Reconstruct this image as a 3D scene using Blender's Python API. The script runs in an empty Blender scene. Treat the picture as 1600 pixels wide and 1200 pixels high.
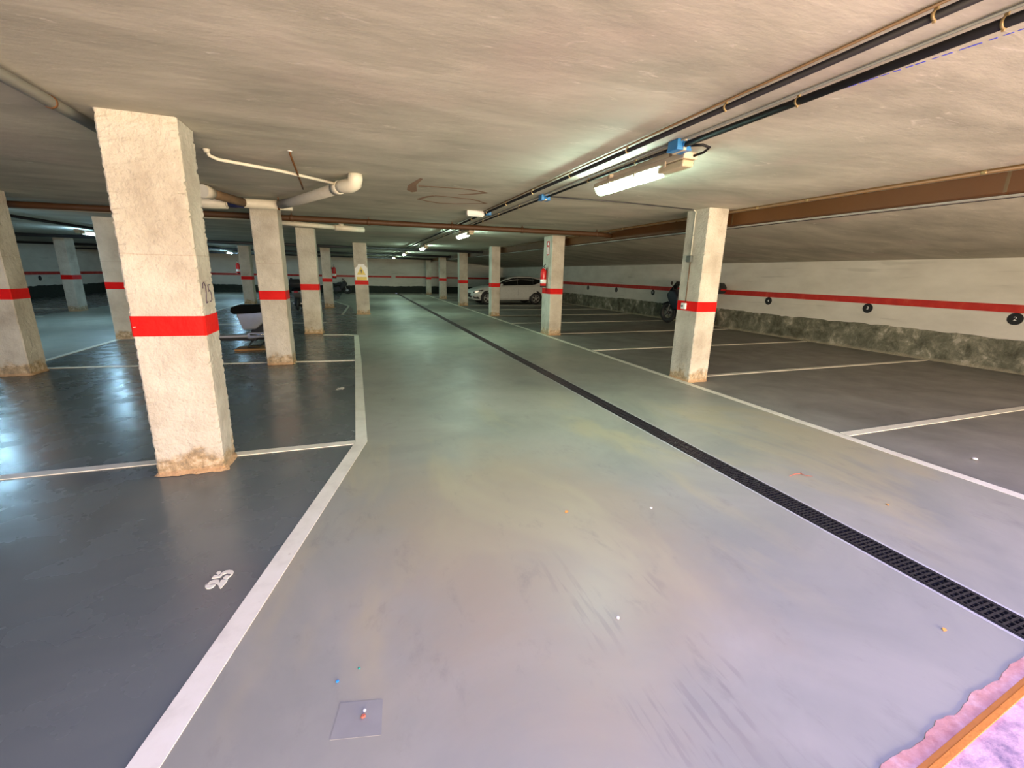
import bpy, bmesh, math, random
from mathutils import Vector, Matrix
random.seed(7)
S = bpy.context.scene
COL = S.collection
PI = math.pi

# ------------------------------------------------------------------ camera
EYE = 1.55
cam_d = bpy.data.cameras.new('camera'); cam = bpy.data.objects.new('camera', cam_d); COL.objects.link(cam)
cam_d.sensor_width = 36.0; cam_d.lens = 680 / 1600 * 36.0; cam_d.clip_start = 0.05
R = [(0.943, -0.062, 0.326), (-0.332, -0.238, 0.913), (0.021, -0.969, -0.245)]
rt = Vector([R[i][0] for i in range(3)]); dn = Vector([R[i][1] for i in range(3)]); fw = Vector([R[i][2] for i in range(3)])
fw.normalize(); rt = (rt - rt.dot(fw) * fw).normalized(); dn = fw.cross(rt).normalized()
up = -dn
M4 = Matrix.Identity(4)
for i in range(3):
    M4[i][0] = rt[i]; M4[i][1] = up[i]; M4[i][2] = -fw[i]
M4[0][3], M4[1][3], M4[2][3] = 0, 0, EYE
cam.matrix_world = M4
S.camera = cam

# ------------------------------------------------------------------ world, big lights, exposure
S.view_settings.view_transform = 'Standard'; S.view_settings.look = 'None'
S.view_settings.gamma = 1.0; S.view_settings.use_curve_mapping = False
S.view_settings.exposure = -0.06
S.cycles.use_denoising = True
S.cycles.max_bounces = 8; S.cycles.diffuse_bounces = 5; S.cycles.glossy_bounces = 3
S.cycles.caustics_reflective = False; S.cycles.caustics_refractive = False
S.cycles.sample_clamp_indirect = 6.0
W = bpy.data.worlds.new('world'); S.world = W; W.use_nodes = True
bg = W.node_tree.nodes['Background']; bg.inputs[0].default_value = (0.62, 0.66, 0.95, 1); bg.inputs[1].default_value = 0.6

def area(name, loc, target, sx, sy, power, color):
    d = bpy.data.lights.new(name, 'AREA'); d.shape = 'RECTANGLE'; d.size = sx; d.size_y = sy
    d.energy = power; d.color = color
    o = bpy.data.objects.new(name, d); COL.objects.link(o); o.location = loc
    v = Vector(target) - Vector(loc)
    o.rotation_euler = v.to_track_quat('-Z', 'Y').to_euler()
    return o
# daylight through the open garage door behind the camera: bluish sky from above, warm light thrown up by the sunlit ramp
area('sky_through_door', (2.4, -0.75, 2.9), (2.2, 0.9, 0.0), 5.0, 1.1, 300, (0.40, 0.38, 1.0))
area('side_blue_fill', (-5.5, -0.6, 2.6), (-3.2, 2.0, 0.0), 4.0, 1.2, 150, (0.15, 0.34, 1.0))  # added fill light, turns the lower-left floor blue; its opening is assumed
area('ramp_bounce', (3.5, -4.6, 0.9), (4.0, 6.0, 1.75), 10.5, 1.6, 2000, (1.0, 0.78, 0.53))
TUBE_EMIT = 230.0

# ------------------------------------------------------------------ helpers
def link(name, bm, mat, parent=None, smooth=False):
    me = bpy.data.meshes.new(name); bm.to_mesh(me); bm.free()
    mats = mat if isinstance(mat, (list, tuple)) else [mat]
    for m in mats: me.materials.append(m)
    if smooth:
        for p in me.polygons: p.use_smooth = True
    o = bpy.data.objects.new(name, me); COL.objects.link(o)
    if parent is not None: o.parent = parent
    return o
def thing(name, label, cat, loc=(0, 0, 0), rz=0, group=None):
    o = bpy.data.objects.new(name, None); COL.objects.link(o); o.empty_display_size = 0.1
    o.location = loc; o.rotation_euler = (0, 0, rz)
    o['label'] = label; o['category'] = cat
    if group: o['group'] = group
    return o
def tag(o, label, cat, group=None, kind=None):
    if label: o['label'] = label
    if cat: o['category'] = cat
    if group: o['group'] = group
    if kind: o['kind'] = kind
    return o
def struct(name, bm, mat, smooth=False):
    o = link(name, bm, mat, None, smooth); o['kind'] = 'structure'; return o
def copy_tree(o, parent=None):
    c = o.copy(); COL.objects.link(c)
    if parent is not None: c.parent = parent
    for ch in list(o.children): copy_tree(ch, c)
    return c
def box(bm, x0, x1, y0, y1, z0, z1, mi=0):
    v = [bm.verts.new(p) for p in ((x0,y0,z0),(x1,y0,z0),(x1,y1,z0),(x0,y1,z0),(x0,y0,z1),(x1,y0,z1),(x1,y1,z1),(x0,y1,z1))]
    fs = [bm.faces.new([v[i] for i in f]) for f in ((0,3,2,1),(4,5,6,7),(0,1,5,4),(1,2,6,5),(2,3,7,6),(3,0,4,7))]
    for f in fs: f.material_index = mi
    return v
def bevel(bm, w, seg=2):
    bmesh.ops.bevel(bm, geom=list(bm.edges), offset=w, segments=seg, affect='EDGES', profile=0.5)
def bx(x0, x1, y0, y1, z0, z1, bev=0.0, seg=2):
    bm = bmesh.new(); box(bm, x0, x1, y0, y1, z0, z1)
    if bev: bevel(bm, bev, seg)
    return bm
def tube(bm, pts, r, seg=12, cap=True, mi=0):
    pts = [Vector(p) for p in pts]; rings = []
    n = len(pts)
    rr = r if isinstance(r, (list, tuple)) else [r] * n
    t0 = (pts[1] - pts[0]).normalized()
    a = Vector((0, 0, 1)) if abs(t0.z) < 0.9 else Vector((1, 0, 0))
    u = t0.cross(a).normalized()
    for i, p in enumerate(pts):
        if i == 0: t = pts[1] - pts[0]
        elif i == n - 1: t = pts[-1] - pts[-2]
        else: t = (pts[i+1] - p).normalized() + (p - pts[i-1]).normalized()
        t.normalize()
        u = (u - u.dot(t) * t).normalized(); w = t.cross(u)
        rings.append([bm.verts.new(p + rr[i] * (math.cos(2*PI*k/seg) * u + math.sin(2*PI*k/seg) * w)) for k in range(seg)])
    for i in range(n - 1):
        for k in range(seg):
            f = bm.faces.new((rings[i][k], rings[i][(k+1) % seg], rings[i+1][(k+1) % seg], rings[i+1][k])); f.material_index = mi
            f.smooth = True
    if cap:
        bm.faces.new(rings[0][::-1]).material_index = mi; bm.faces.new(rings[-1]).material_index = mi
def lathe(bm, prof, origin, axis, seg=24, cap=True):
    # prof: list of (radius, distance along the axis)
    o = Vector(origin); ax = Vector(axis).normalized()
    a = Vector((0, 0, 1)) if abs(ax.z) < 0.9 else Vector((1, 0, 0))
    u = ax.cross(a).normalized(); w = ax.cross(u)
    rings = []
    for r, d in prof:
        r = max(r, 0.0004)
        rings.append([bm.verts.new(o + ax * d + r * (math.cos(2*PI*k/seg) * u + math.sin(2*PI*k/seg) * w)) for k in range(seg)])
    for i in range(len(rings) - 1):
        for k in range(seg):
            f = bm.faces.new((rings[i][k], rings[i][(k+1) % seg], rings[i+1][(k+1) % seg], rings[i+1][k])); f.smooth = True
    if cap: bm.faces.new(rings[0][::-1]); bm.faces.new(rings[-1])
    bmesh.ops.recalc_face_normals(bm, faces=bm.faces)
def poly(bm, pts, z0, z1, mi=0):
    # prism over a ground outline
    b = [bm.verts.new((x, y, z0)) for x, y in pts]; t = [bm.verts.new((x, y, z1)) for x, y in pts]
    n = len(pts)
    bm.faces.new(t).material_index = mi; bm.faces.new(b[::-1]).material_index = mi
    for i in range(n): bm.faces.new((b[i], b[(i+1) % n], t[(i+1) % n], t[i])).material_index = mi
    bmesh.ops.recalc_face_normals(bm, faces=bm.faces)
def mapped(bm, fn):
    for v in bm.verts: v.co = Vector(fn(v.co))
    return bm
def extr(bm, pts, plane, a, b):
    # outline in 2D extruded from a to b along the axis normal to the plane
    f = {'xz': lambda p, d: (p[0], d, p[1]), 'yz': lambda p, d: (d, p[0], p[1])}[plane]
    A = [bm.verts.new(f(p, a)) for p in pts]; B = [bm.verts.new(f(p, b)) for p in pts]; n = len(pts)
    bm.faces.new(A); bm.faces.new(B[::-1])
    for i in range(n): bm.faces.new((A[i], B[i], B[(i+1) % n], A[(i+1) % n]))
    bmesh.ops.recalc_face_normals(bm, faces=bm.faces)
def floor_pt(u, v):
    d = [sum(R[i][k] * c for k, c in enumerate((u - 800, v - 600, 680))) for i in range(3)]
    t = -EYE / d[2]; return (d[0] * t, d[1] * t)

# ------------------------------------------------------------------ materials
def newmat(name):
    m = bpy.data.materials.new(name); m.use_nodes = True
    nt = m.node_tree; b = nt.nodes['Principled BSDF']; return m, nt, b
def plain(name, col, rough=0.5, metal=0.0, emit=0.0, bump=0.0, scale=60, spec=None, var=0.12):
    m, nt, b = newmat(name)
    N = nt.nodes; L = nt.links
    b.inputs['Roughness'].default_value = rough; b.inputs['Metallic'].default_value = metal
    tc = N.new('ShaderNodeTexCoord'); nz = N.new('ShaderNodeTexNoise'); nz.inputs['Scale'].default_value = scale * 0.2; nz.inputs['Detail'].default_value = 4
    L.new(tc.outputs['Object'], nz.inputs['Vector'])
    mx = N.new('ShaderNodeMix'); mx.data_type = 'RGBA'
    mx.inputs[6].default_value = (*[c * (1 - var) for c in col], 1); mx.inputs[7].default_value = (*[min(1, c * (1 + var)) for c in col], 1)
    L.new(nz.outputs[0], mx.inputs[0]); L.new(mx.outputs[2], b.inputs['Base Color'])
    if spec is not None: b.inputs['Specular IOR Level'].default_value = spec
    if emit:
        b.inputs['Emission Color'].default_value = (*col, 1); b.inputs['Emission Strength'].default_value = emit
    if bump:
        nz2 = N.new('ShaderNodeTexNoise'); nz2.inputs['Scale'].default_value = scale; L.new(tc.outputs['Object'], nz2.inputs['Vector'])
        bp = N.new('ShaderNodeBump'); bp.inputs['Strength'].default_value = bump; bp.inputs['Distance'].default_value = 0.01
        L.new(nz2.outputs[0], bp.inputs['Height']); L.new(bp.outputs[0], b.inputs['Normal'])
    return m
class G:
    """small node-graph helper working on world position"""
    def __init__(s, name, rough=0.6):
        s.m, s.nt, s.b = newmat(name); s.N = s.nt.nodes; s.L = s.nt.links
        s.geo = s.N.new('ShaderNodeNewGeometry'); s.pos = s.geo.outputs['Position']
        s.sep = s.N.new('ShaderNodeSeparateXYZ'); s.L.new(s.pos, s.sep.inputs[0])
        s.b.inputs['Roughness'].default_value = rough
    def inp(s, sock, v):
        if hasattr(v, 'node'): s.L.new(v, sock)
        else: sock.default_value = v
    def math(s, op, a, b=0.0, c=None, clamp=False):
        n = s.N.new('ShaderNodeMath'); n.operation = op; n.use_clamp = clamp
        s.inp(n.inputs[0], a); s.inp(n.inputs[1], b)
        if c is not None: s.inp(n.inputs[2], c)
        return n.outputs[0]
    def noise(s, scale, detail=4, rough=0.55, stretch=None, dist=0.0, off=(0, 0, 0)):
        n = s.N.new('ShaderNodeTexNoise'); n.inputs['Scale'].default_value = scale; n.inputs['Detail'].default_value = detail
        n.inputs['Roughness'].default_value = rough; n.inputs['Distortion'].default_value = dist
        mp = s.N.new('ShaderNodeMapping'); mp.inputs['Scale'].default_value = stretch or (1, 1, 1); mp.inputs['Location'].default_value = off
        s.L.new(s.pos, mp.inputs[0]); s.L.new(mp.outputs[0], n.inputs['Vector']); return n.outputs[0]
    def ramp(s, v, stops):
        n = s.N.new('ShaderNodeValToRGB'); e = n.color_ramp.elements
        while len(e) < len(stops): e.new(0.5)
        for el, (p, c) in zip(e, stops):
            el.position = p; el.color = (*c, 1) if len(c) == 3 else c
        s.inp(n.inputs[0], v); return n.outputs[0]
    def rng(s, v, a, b, c=0.0, d=1.0):
        n = s.N.new('ShaderNodeMapRange'); n.clamp = True; n.interpolation_type = 'SMOOTHSTEP'
        s.inp(n.inputs[0], v)
        for i, x in enumerate((a, b, c, d)): n.inputs[i + 1].default_value = x
        return n.outputs[0]
    def mix(s, f, a, b, mode='MIX'):
        n = s.N.new('ShaderNodeMix'); n.data_type = 'RGBA'; n.blend_type = mode
        s.inp(n.inputs[0], f)
        s.inp(n.inputs[6], a if hasattr(a, 'node') else (*a, 1)); s.inp(n.inputs[7], b if hasattr(b, 'node') else (*b, 1))
        return n.outputs[2]
    def bump(s, h, strength, dist=0.01):
        n = s.N.new('ShaderNodeBump'); n.inputs['Strength'].default_value = strength; n.inputs['Distance'].default_value = dist
        s.inp(n.inputs['Height'], h); s.L.new(n.outputs[0], s.b.inputs['Normal'])
    def col(s, c): s.inp(s.b.inputs['Base Color'], c)

# white-painted rough concrete of the columns, with damp dirty feet
g = G('white_painted_concrete', 0.75)
c = g.ramp(g.noise(2.2, 6, 0.6), [(0.3, (0.42, 0.365, 0.29)), (0.48, (0.55, 0.505, 0.415)), (0.7, (0.67, 0.625, 0.53))])
pits = g.rng(g.noise(40, 3, 0.7), 0.64, 0.74)
c = g.mix(g.math('MULTIPLY', pits, 0.6), c, (0.40, 0.34, 0.26))
crack = g.rng(g.math('ABSOLUTE', g.math('SUBTRACT', g.noise(3.0, 5, 0.6, (1, 1, 2.6), 0.6), 0.5)), 0.0, 0.006, 1, 0)
crack = g.math('MULTIPLY', crack, g.rng(g.noise(1.3, 2), 0.5, 0.62))
c = g.mix(g.math('MULTIPLY', crack, 0.45), c, (0.36, 0.30, 0.24))
joint = g.rng(g.math('ABSOLUTE', g.math('SUBTRACT', g.sep.outputs[2], g.math('ADD', 1.615, g.math('MULTIPLY', g.noise(3), 0.03)))), 0.002, 0.006, 0.5, 0)
c = g.mix(joint, c, (0.42, 0.33, 0.24))
zz_ = g.math('ADD', g.sep.outputs[2], g.math('MULTIPLY', g.math('SUBTRACT', g.noise(5.5, 4, 0.6), 0.5), 0.42))
dirt = g.rng(zz_, 0.10, 0.20, 1, 0)
dcol = g.ramp(g.noise(14, 4, 0.7, None, 0, (3, 1, 0)), [(0.35, (0.17, 0.12, 0.06)), (0.5, (0.40, 0.27, 0.13)), (0.62, (0.62, 0.48, 0.32))])
c = g.mix(g.math('MULTIPLY', dirt, 0.85), c, dcol)
foot = g.rng(g.sep.outputs[2], 0.02, 0.05, 0.75, 0)
c = g.mix(foot, c, (0.50, 0.30, 0.15)); g.col(c)
g.bump(g.math('ADD', g.noise(28, 5, 0.65), g.math('MULTIPLY', g.noise(6, 3), 1.5)), 0.95, 0.018)
M_COL = g.m
# the left-hand block-like paint of walls
g = G('white_wall_plaster', 0.8)
c = g.ramp(g.noise(0.9, 5, 0.6, (1, 1, 2.5)), [(0.3, (0.60, 0.57, 0.49)), (0.6, (0.71, 0.68, 0.59)), (0.8, (0.77, 0.74, 0.66))])
smear = g.rng(g.noise(1.4, 3, 0.5, (1, 0.45, 6), 0.3, (0, 5, 2)), 0.60, 0.72, 0, 0.35)
c = g.mix(smear, c, (0.36, 0.34, 0.28)); g.col(c)
g.bump(g.noise(14, 4), 0.25); M_WALL = g.m
# ceiling: trowelled off-white plaster with streaks
g = G('ceiling_plaster', 0.85)
n1 = g.noise(1.1, 6, 0.6, (0.7, 1.6, 1), 0.5)
c = g.ramp(n1, [(0.32, (0.35, 0.335, 0.27)), (0.5, (0.46, 0.44, 0.355)), (0.68, (0.58, 0.55, 0.45))])
st = g.rng(g.noise(3.4, 6, 0.7, (0.7, 2.2, 1), 1.2, (2, 9, 0)), 0.60, 0.70, 0, 0.55)
c = g.mix(st, c, (0.74, 0.70, 0.60))
fl_ = g.rng(g.noise(9, 4, 0.6, (0.7, 2.6, 1), 0.6, (5, 0, 0)), 0.68, 0.74, 0, 0.5)
c = g.mix(fl_, c, (0.80, 0.77, 0.68))
pk = g.rng(g.noise(0.8, 3, 0.5, None, 0, (7, 3, 1)), 0.5, 0.7, 0, 0.25)
c = g.mix(pk, c, (0.62, 0.47, 0.42)); g.col(c)
g.bump(g.noise(4, 5, 0.6, (0.7, 1.8, 1)), 0.35, 0.015); M_CEIL = g.m
# grey rough render at the foot of the walls
g = G('rough_grey_render', 0.95)
c = g.ramp(g.noise(3.2, 7, 0.66, None, 0.4), [(0.34, (0.085, 0.085, 0.055)), (0.5, (0.19, 0.19, 0.135)), (0.58, (0.30, 0.29, 0.21)), (0.64, (0.52, 0.48, 0.38))])
lo = g.rng(g.math('ADD', g.sep.outputs[2], g.math('MULTIPLY', g.noise(4), 0.12)), 0.08, 0.14, 0.6, 0)
c = g.mix(lo, c, (0.42, 0.37, 0.26)); g.col(c)
g.bump(g.noise(18, 6, 0.7), 1.0, 0.03); M_REND = g.m
M_RENDD = plain('dark_base_paint', (0.018, 0.026, 0.018), 0.8, bump=0.5)
# dark bay paint (glossy)
g = G('dark_grey_floor_paint', 0.2)
c = g.ramp(g.noise(0.7, 3, 0.5, (1, 1, 1), 0.2), [(0.3, (0.110, 0.128, 0.124)), (0.55, (0.135, 0.152, 0.145)), (0.75, (0.17, 0.175, 0.16))])
d2 = g.rng(g.noise(1.1, 4, 0.55, (1, 0.5, 1), 0.2, (4, 4, 0)), 0.50, 0.78, 0, 0.4)
c = g.mix(d2, c, (0.075, 0.08, 0.07))
# the right-hand bays are mixed paler and browner
rb = g.rng(g.sep.outputs[0], 4.4, 4.9)
c = g.mix(g.math('MULTIPLY', rb, 0.6), c, g.ramp(g.noise(1.3, 5, 0.6, None, 0.5, (1, 2, 0)), [(0.3, (0.19, 0.172, 0.14)), (0.7, (0.37, 0.34, 0.285))]))
g.col(c)
r_ = g.math('ADD', g.rng(g.noise(3.0, 4), 0.3, 0.7, 0.20, 0.32), g.math('MULTIPLY', rb, 0.28))
g.L.new(r_, g.b.inputs['Roughness'])
g.bump(g.noise(4.0, 2, 0.4, (0.8, 1.8, 1)), 0.14, 0.02); M_BAY = g.m
# paler lane paint with wear, tyre scuffs and yellowish patches
g = G('pale_grey_lane_paint', 0.35)
c = g.ramp(g.noise(0.8, 6, 0.6, (1.0, 0.8, 1), 0.8), [(0.28, (0.235, 0.24, 0.20)), (0.5, (0.30, 0.295, 0.24)), (0.72, (0.37, 0.35, 0.285))])
yl = g.rng(g.noise(0.7, 4, 0.6, (1.6, 0.7, 1), 0.6, (3, 1.6, 0)), 0.48, 0.66, 0, 0.75)
dx = g.math('DIVIDE', g.math('SUBTRACT', g.sep.outputs[0], 0.95), 1.1); dy = g.math('DIVIDE', g.math('SUBTRACT', g.sep.outputs[1], 2.3), 1.5)
rad = g.math('ADD', g.math('ADD', g.math('MULTIPLY', dx, dx), g.math('MULTIPLY', dy, dy)), g.math('MULTIPLY', g.math('SUBTRACT', g.noise(1.6, 5, 0.6), 0.5), 1.6))
c = g.mix(g.rng(rad, 0.0, 1.3, 0.75, 0), c, (0.37, 0.30, 0.195))
ylr = g.math('MULTIPLY', yl, g.math('MULTIPLY', g.rng(g.sep.outputs[1], 0.9, 1.8), g.rng(g.sep.outputs[1], 3.5, 6.0, 1, 0)))
c = g.mix(ylr, c, (0.40, 0.35, 0.22))
sc = g.noise(26, 3, 0.6, (1, 0.09, 1))
sm = g.math('MULTIPLY', g.rng(sc, 0.50, 0.60), g.math('MULTIPLY', g.math('MULTIPLY', g.rng(g.sep.outputs[0], 0.80, 0.90), g.rng(g.sep.outputs[0], 1.45, 1.55, 1, 0)), g.rng(g.sep.outputs[1], 1.7, 2.1, 1, 0)))
sm = g.math('MULTIPLY', sm, g.rng(g.noise(3.2, 3, 0.5, (1, 0.8, 1), 0, (8, 1, 0)), 0.46, 0.58, 0, 0.22))
c = g.mix(sm, c, (0.13, 0.11, 0.12))
df = g.rng(g.noise(5, 6, 0.75, (1, 0.5, 1), 0.3, (1, 7, 0)), 0.54, 0.74, 0, 0.32)
c = g.mix(df, c, (0.16, 0.155, 0.14)); g.col(c)
g.L.new(g.rng(g.noise(2.2, 4), 0.3, 0.7, 0.40, 0.52), g.b.inputs['Roughness']); g.b.inputs['Specular IOR Level'].default_value = 0.33
g.bump(g.math('ADD', g.noise(4, 4, 0.5), g.math('MULTIPLY', g.noise(60, 2), 0.05)), 0.10, 0.02); M_LANE = g.m
# road-marking paint
g = G('white_line_paint', 0.45)
c = g.ramp(g.noise(5, 6, 0.65), [(0.25, (0.66, 0.62, 0.50)), (0.5, (0.80, 0.76, 0.62)), (0.8, (0.86, 0.83, 0.70))])
wr = g.rng(g.noise(11, 4, 0.7, None, 0, (5, 0, 0)), 0.66, 0.76, 0, 0.5)
c = g.mix(wr, c, (0.40, 0.31, 0.20)); g.col(c); M_LINE = g.m
g = G('red_band_paint', 0.45)
c = g.ramp(g.noise(7, 4), [(0.3, (0.62, 0.005, 0.004)), (0.7, (0.74, 0.009, 0.006))]); g.col(c); g.b.inputs['Specular IOR Level'].default_value = 0.15; g.bump(g.noise(28, 4), 0.25); M_RED = g.m
g = G('worn_red_wall_paint', 0.6)
c = g.ramp(g.noise(3.5, 5, 0.6, (1, 1, 1)), [(0.3, (0.42, 0.018, 0.012)), (0.55, (0.55, 0.03, 0.018)), (0.75, (0.60, 0.11, 0.06))]); g.col(c); M_REDW = g.m
# concrete outside and the mortar strip at the sill
g = G('pink_mortar', 0.8)
c = g.ramp(g.noise(9, 5, 0.7), [(0.3, (0.40, 0.17, 0.14)), (0.5, (0.52, 0.27, 0.23)), (0.75, (0.66, 0.46, 0.42))]); g.col(c); g.bump(g.noise(25, 5), 0.5); M_MORT = g.m
g = G('ramp_concrete', 0.85)
c = g.ramp(g.noise(7, 6, 0.7), [(0.3, (0.14, 0.11, 0.17)), (0.5, (0.46, 0.30, 0.34)), (0.75, (0.66, 0.50, 0.50))]); g.col(c); g.bump(g.noise(25, 5), 0.5); M_RAMP = g.m
M_RUST = plain('orange_brown_steel', (0.62, 0.23, 0.045), 0.4, 0.2, bump=0.2)
M_BLACKP = plain('black_grate_plastic', (0.022, 0.022, 0.024), 0.38, bump=0.3)
M_PIT = plain('dark_drain_trough', (0.006, 0.007, 0.009), 0.6)
M_CONC = plain('raw_concrete_lip', (0.42, 0.41, 0.38), 0.8, bump=0.4)
M_BROWN = plain('brown_pvc_pipe', (0.11, 0.040, 0.006), 0.6, bump=0.15, scale=20)
M_BROWND = plain('dark_brown_pipe', (0.065, 0.026, 0.006), 0.6)
M_OCHRE = plain('ochre_brown_pipe', (0.12, 0.07, 0.025), 0.5)
M_WPIPE = plain('cream_white_pipe', (0.66, 0.62, 0.50), 0.45, bump=0.1)
M_GPIPE = plain('greyish_painted_pipe', (0.36, 0.34, 0.29), 0.6, bump=0.15)
M_GRIME = plain('grimy_grey_brown_pipe', (0.20, 0.13, 0.07), 0.7, var=0.5)
M_CABLE = plain('black_conduit', (0.008, 0.008, 0.009), 0.55, spec=0.25)
M_GCABLE = plain('grey_conduit', (0.10, 0.11, 0.10), 0.6)
M_BLUE = plain('blue_box_plastic', (0.03, 0.20, 0.48), 0.4)
M_BLUETAPE = plain('dark_blue_tape', (0.012, 0.015, 0.06), 0.5)
M_CHALK = plain('blue_chalk', (0.06, 0.08, 0.70), 0.9)
M_HOUSING = plain('beige_lamp_housing', (0.60, 0.50, 0.36), 0.45)
M_CLIP = plain('brass_clip', (0.45, 0.33, 0.16), 0.4, 0.6)
M_REDEXT = plain('red_enamel', (0.55, 0.012, 0.012), 0.25)
M_BLK = plain('black_rubber', (0.012, 0.012, 0.012), 0.6)
M_DARK = plain('dark_grey_plastic', (0.03, 0.03, 0.032), 0.45)
M_WHITE = plain('white_enamel', (0.78, 0.78, 0.76), 0.35)
M_SIGNW = plain('white_sign_sheet', (0.92, 0.90, 0.86), 0.4)
M_YEL = plain('yellow_sign_ink', (0.80, 0.58, 0.06), 0.4)
M_SIGNR = plain('red_sign_ink', (0.65, 0.03, 0.02), 0.4)
M_INK = plain('purple_black_marker', (0.05, 0.02, 0.06), 0.6)
M_STAIN = plain('brown_ceiling_stain', (0.27, 0.17, 0.11), 0.9, var=0.35)
M_CARW = plain('white_car_paint', (0.62, 0.62, 0.58), 0.22, spec=0.6)
M_GLASSD = plain('dark_window_glass', (0.006, 0.007, 0.008), 0.06)
M_CHROME = plain('bright_metal', (0.65, 0.65, 0.63), 0.25, 1.0)
M_ALLOY = plain('grey_alloy', (0.42, 0.41, 0.39), 0.35, 0.7)
M_SILVER = plain('silver_grey_panel', (0.40, 0.40, 0.39), 0.3, 0.3)
M_SEAT = plain('black_seat_vinyl', (0.004, 0.004, 0.004), 0.85, spec=0.15)
M_NAVY = plain('navy_black_fairing', (0.003, 0.004, 0.010), 0.4)
M_TAIL = plain('red_lens', (0.35, 0.01, 0.01), 0.2)
M_LAMPC = plain('clear_lens', (0.8, 0.85, 0.82), 0.1)
M_WOOD = plain('worn_plank_wood', (0.42, 0.22, 0.07), 0.7, bump=0.3, var=0.3)
M_LEAF = plain('orange_dry_leaf', (0.62, 0.27, 0.05), 0.6)
M_PAPER = plain('white_scrap', (0.85, 0.82, 0.78), 0.7)
M_BLUEB = plain('bright_blue_bead', (0.03, 0.28, 0.75), 0.4)
M_GREENB = plain('green_bead', (0.02, 0.30, 0.22), 0.4)
M_PATCH = plain('lilac_grey_patch', (0.27, 0.265, 0.235), 0.5)
M_REDBR = plain('red_brown_crumb', (0.45, 0.12, 0.07), 0.7)
mt, nt, b_ = newmat('lit_tube'); b_.inputs['Base Color'].default_value = (0.9, 1, 0.95, 1)
b_.inputs['Emission Color'].default_value = (0.68, 1.0, 0.86, 1); b_.inputs['Emission Strength'].default_value = TUBE_EMIT; M_TUBE = mt
mt, nt, b_ = newmat('lit_tube_cold'); b_.inputs['Emission Color'].default_value = (0.42, 0.72, 1.0, 1); b_.inputs['Emission Strength'].default_value = TUBE_EMIT * 1.35; M_TUBEB = mt
mt, nt, b_ = newmat('clear_lamp_cover')
tr = nt.nodes.new('ShaderNodeBsdfTransparent'); tr.inputs[0].default_value = (0.93, 0.96, 0.93, 1)
gl = nt.nodes.new('ShaderNodeBsdfTranslucent'); gl.inputs[0].default_value = (0.85, 0.80, 0.68, 1)
ms = nt.nodes.new('ShaderNodeMixShader'); ms.inputs[0].default_value = 0.14
nt.links.new(tr.outputs[0], ms.inputs[1]); nt.links.new(gl.outputs[0], ms.inputs[2]); nt.links.new(ms.outputs[0], nt.nodes['Material Output'].inputs[0])
M_COVER = mt

# ------------------------------------------------------------------ setting
H = 2.5; XR = 11.15; XL = -14.0; YF = 34.0; YN = 0.5; XS = 5.45
DX0, DX1 = 2.745, 2.915     # drain slot
bm = bmesh.new()
def quad(bm, x0, x1, y0, y1, z, flip=False, mi=0):
    v = [bm.verts.new(p) for p in ((x0, y0, z), (x1, y0, z), (x1, y1, z), (x0, y1, z))]
    f = bm.faces.new(v[::-1] if flip else v); f.material_index = mi
box(bm, XL, DX0, YN, YF, -0.12, 0.0); box(bm, DX1, XR, YN, YF, -0.12, 0.0); box(bm, DX0, DX1, YN, YF, -0.12, -0.09)
floor = struct('floor', bm, M_BAY)
# lane paint: its left edge follows the bay line, then the slanted line towards the door
LZ = 0.003
bm = bmesh.new()
poly(bm, [(-0.76, YN), (DX0, YN), (DX0, YF), (-0.9, YF), (-0.9, 26), (-1.15, 24.9), (-0.30, 21.3), (-0.03, 17), (-0.04, 4.03), (-0.76, 1.2)], 0.0, LZ)
poly(bm, [(DX1, YN), (4.66, YN), (4.66, YF), (DX1, YF)], 0.0, LZ)
poly(bm, [(-9.3, 8.4), (-4.92, 8.4), (-4.92, YF), (-9.3, YF)], 0.0, LZ)
lane = link('lane_paint', bm, M_LANE, floor)
def line_strip(pts, w=0.10):
    bm = bmesh.new(); P = [Vector((x, y)) for x, y in pts]; Lf = []; Rt = []
    for i, p in enumerate(P):
        d = []
        if i > 0: d.append((p - P[i-1]).normalized())
        if i < len(P) - 1: d.append((P[i+1] - p).normalized())
        t = sum(d, Vector((0, 0))).normalized(); n = Vector((-t.y, t.x)); k = w / 2 / max(0.5, n.dot(Vector((-d[0].y, d[0].x))))
        Lf.append(p + n * k); Rt.append(p - n * k)
    for i in range(len(P) - 1):
        poly(bm, [tuple(Rt[i]), tuple(Rt[i+1]), tuple(Lf[i+1]), tuple(Lf[i])], 0.0, LZ + 0.003)
    return link('painted_line', bm, M_LINE, floor)
line_strip([(-0.875, 0.75), (-0.74, 1.33), (-0.035, 4.05), (-0.03, 8.12), (-0.05, 11.35), (-0.25, 11.52), (-0.80, 11.6)], 0.105)
line_strip([(-6.0, 4.05), (-0.09, 4.05)], 0.09)
line_strip([(-4.8, 8.55), (-0.08, 8.12)], 0.08)
line_strip([(-4.92, 8.7), (-4.90, 11.7)], 0.09)
line_strip([(-4.9, 12.3), (-4.9, 30)], 0.09)
line_strip([(-9.0, 17.3), (-13.8, 17.3)], 0.09)
line_strip([(-9.0, 20.3), (-13.8, 20.3)], 0.09)
line_strip([(-4.8, 14.4), (-0.9, 14.4)], 0.08)
line_strip([(-0.5, 17.0), (-0.32, 21.2), (-1.12, 24.8), (-4.8, 24.9)], 0.08)
line_strip([(4.64, 0.52), (4.66, YF - 0.5)], 0.10)
for k in range(0, 12):
    y = 2.87 + 2.62 * k
    line_strip([(4.72, y), (XR - 0.12, y + 0.02)], 0.095 if k < 3 else 0.08)
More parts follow.
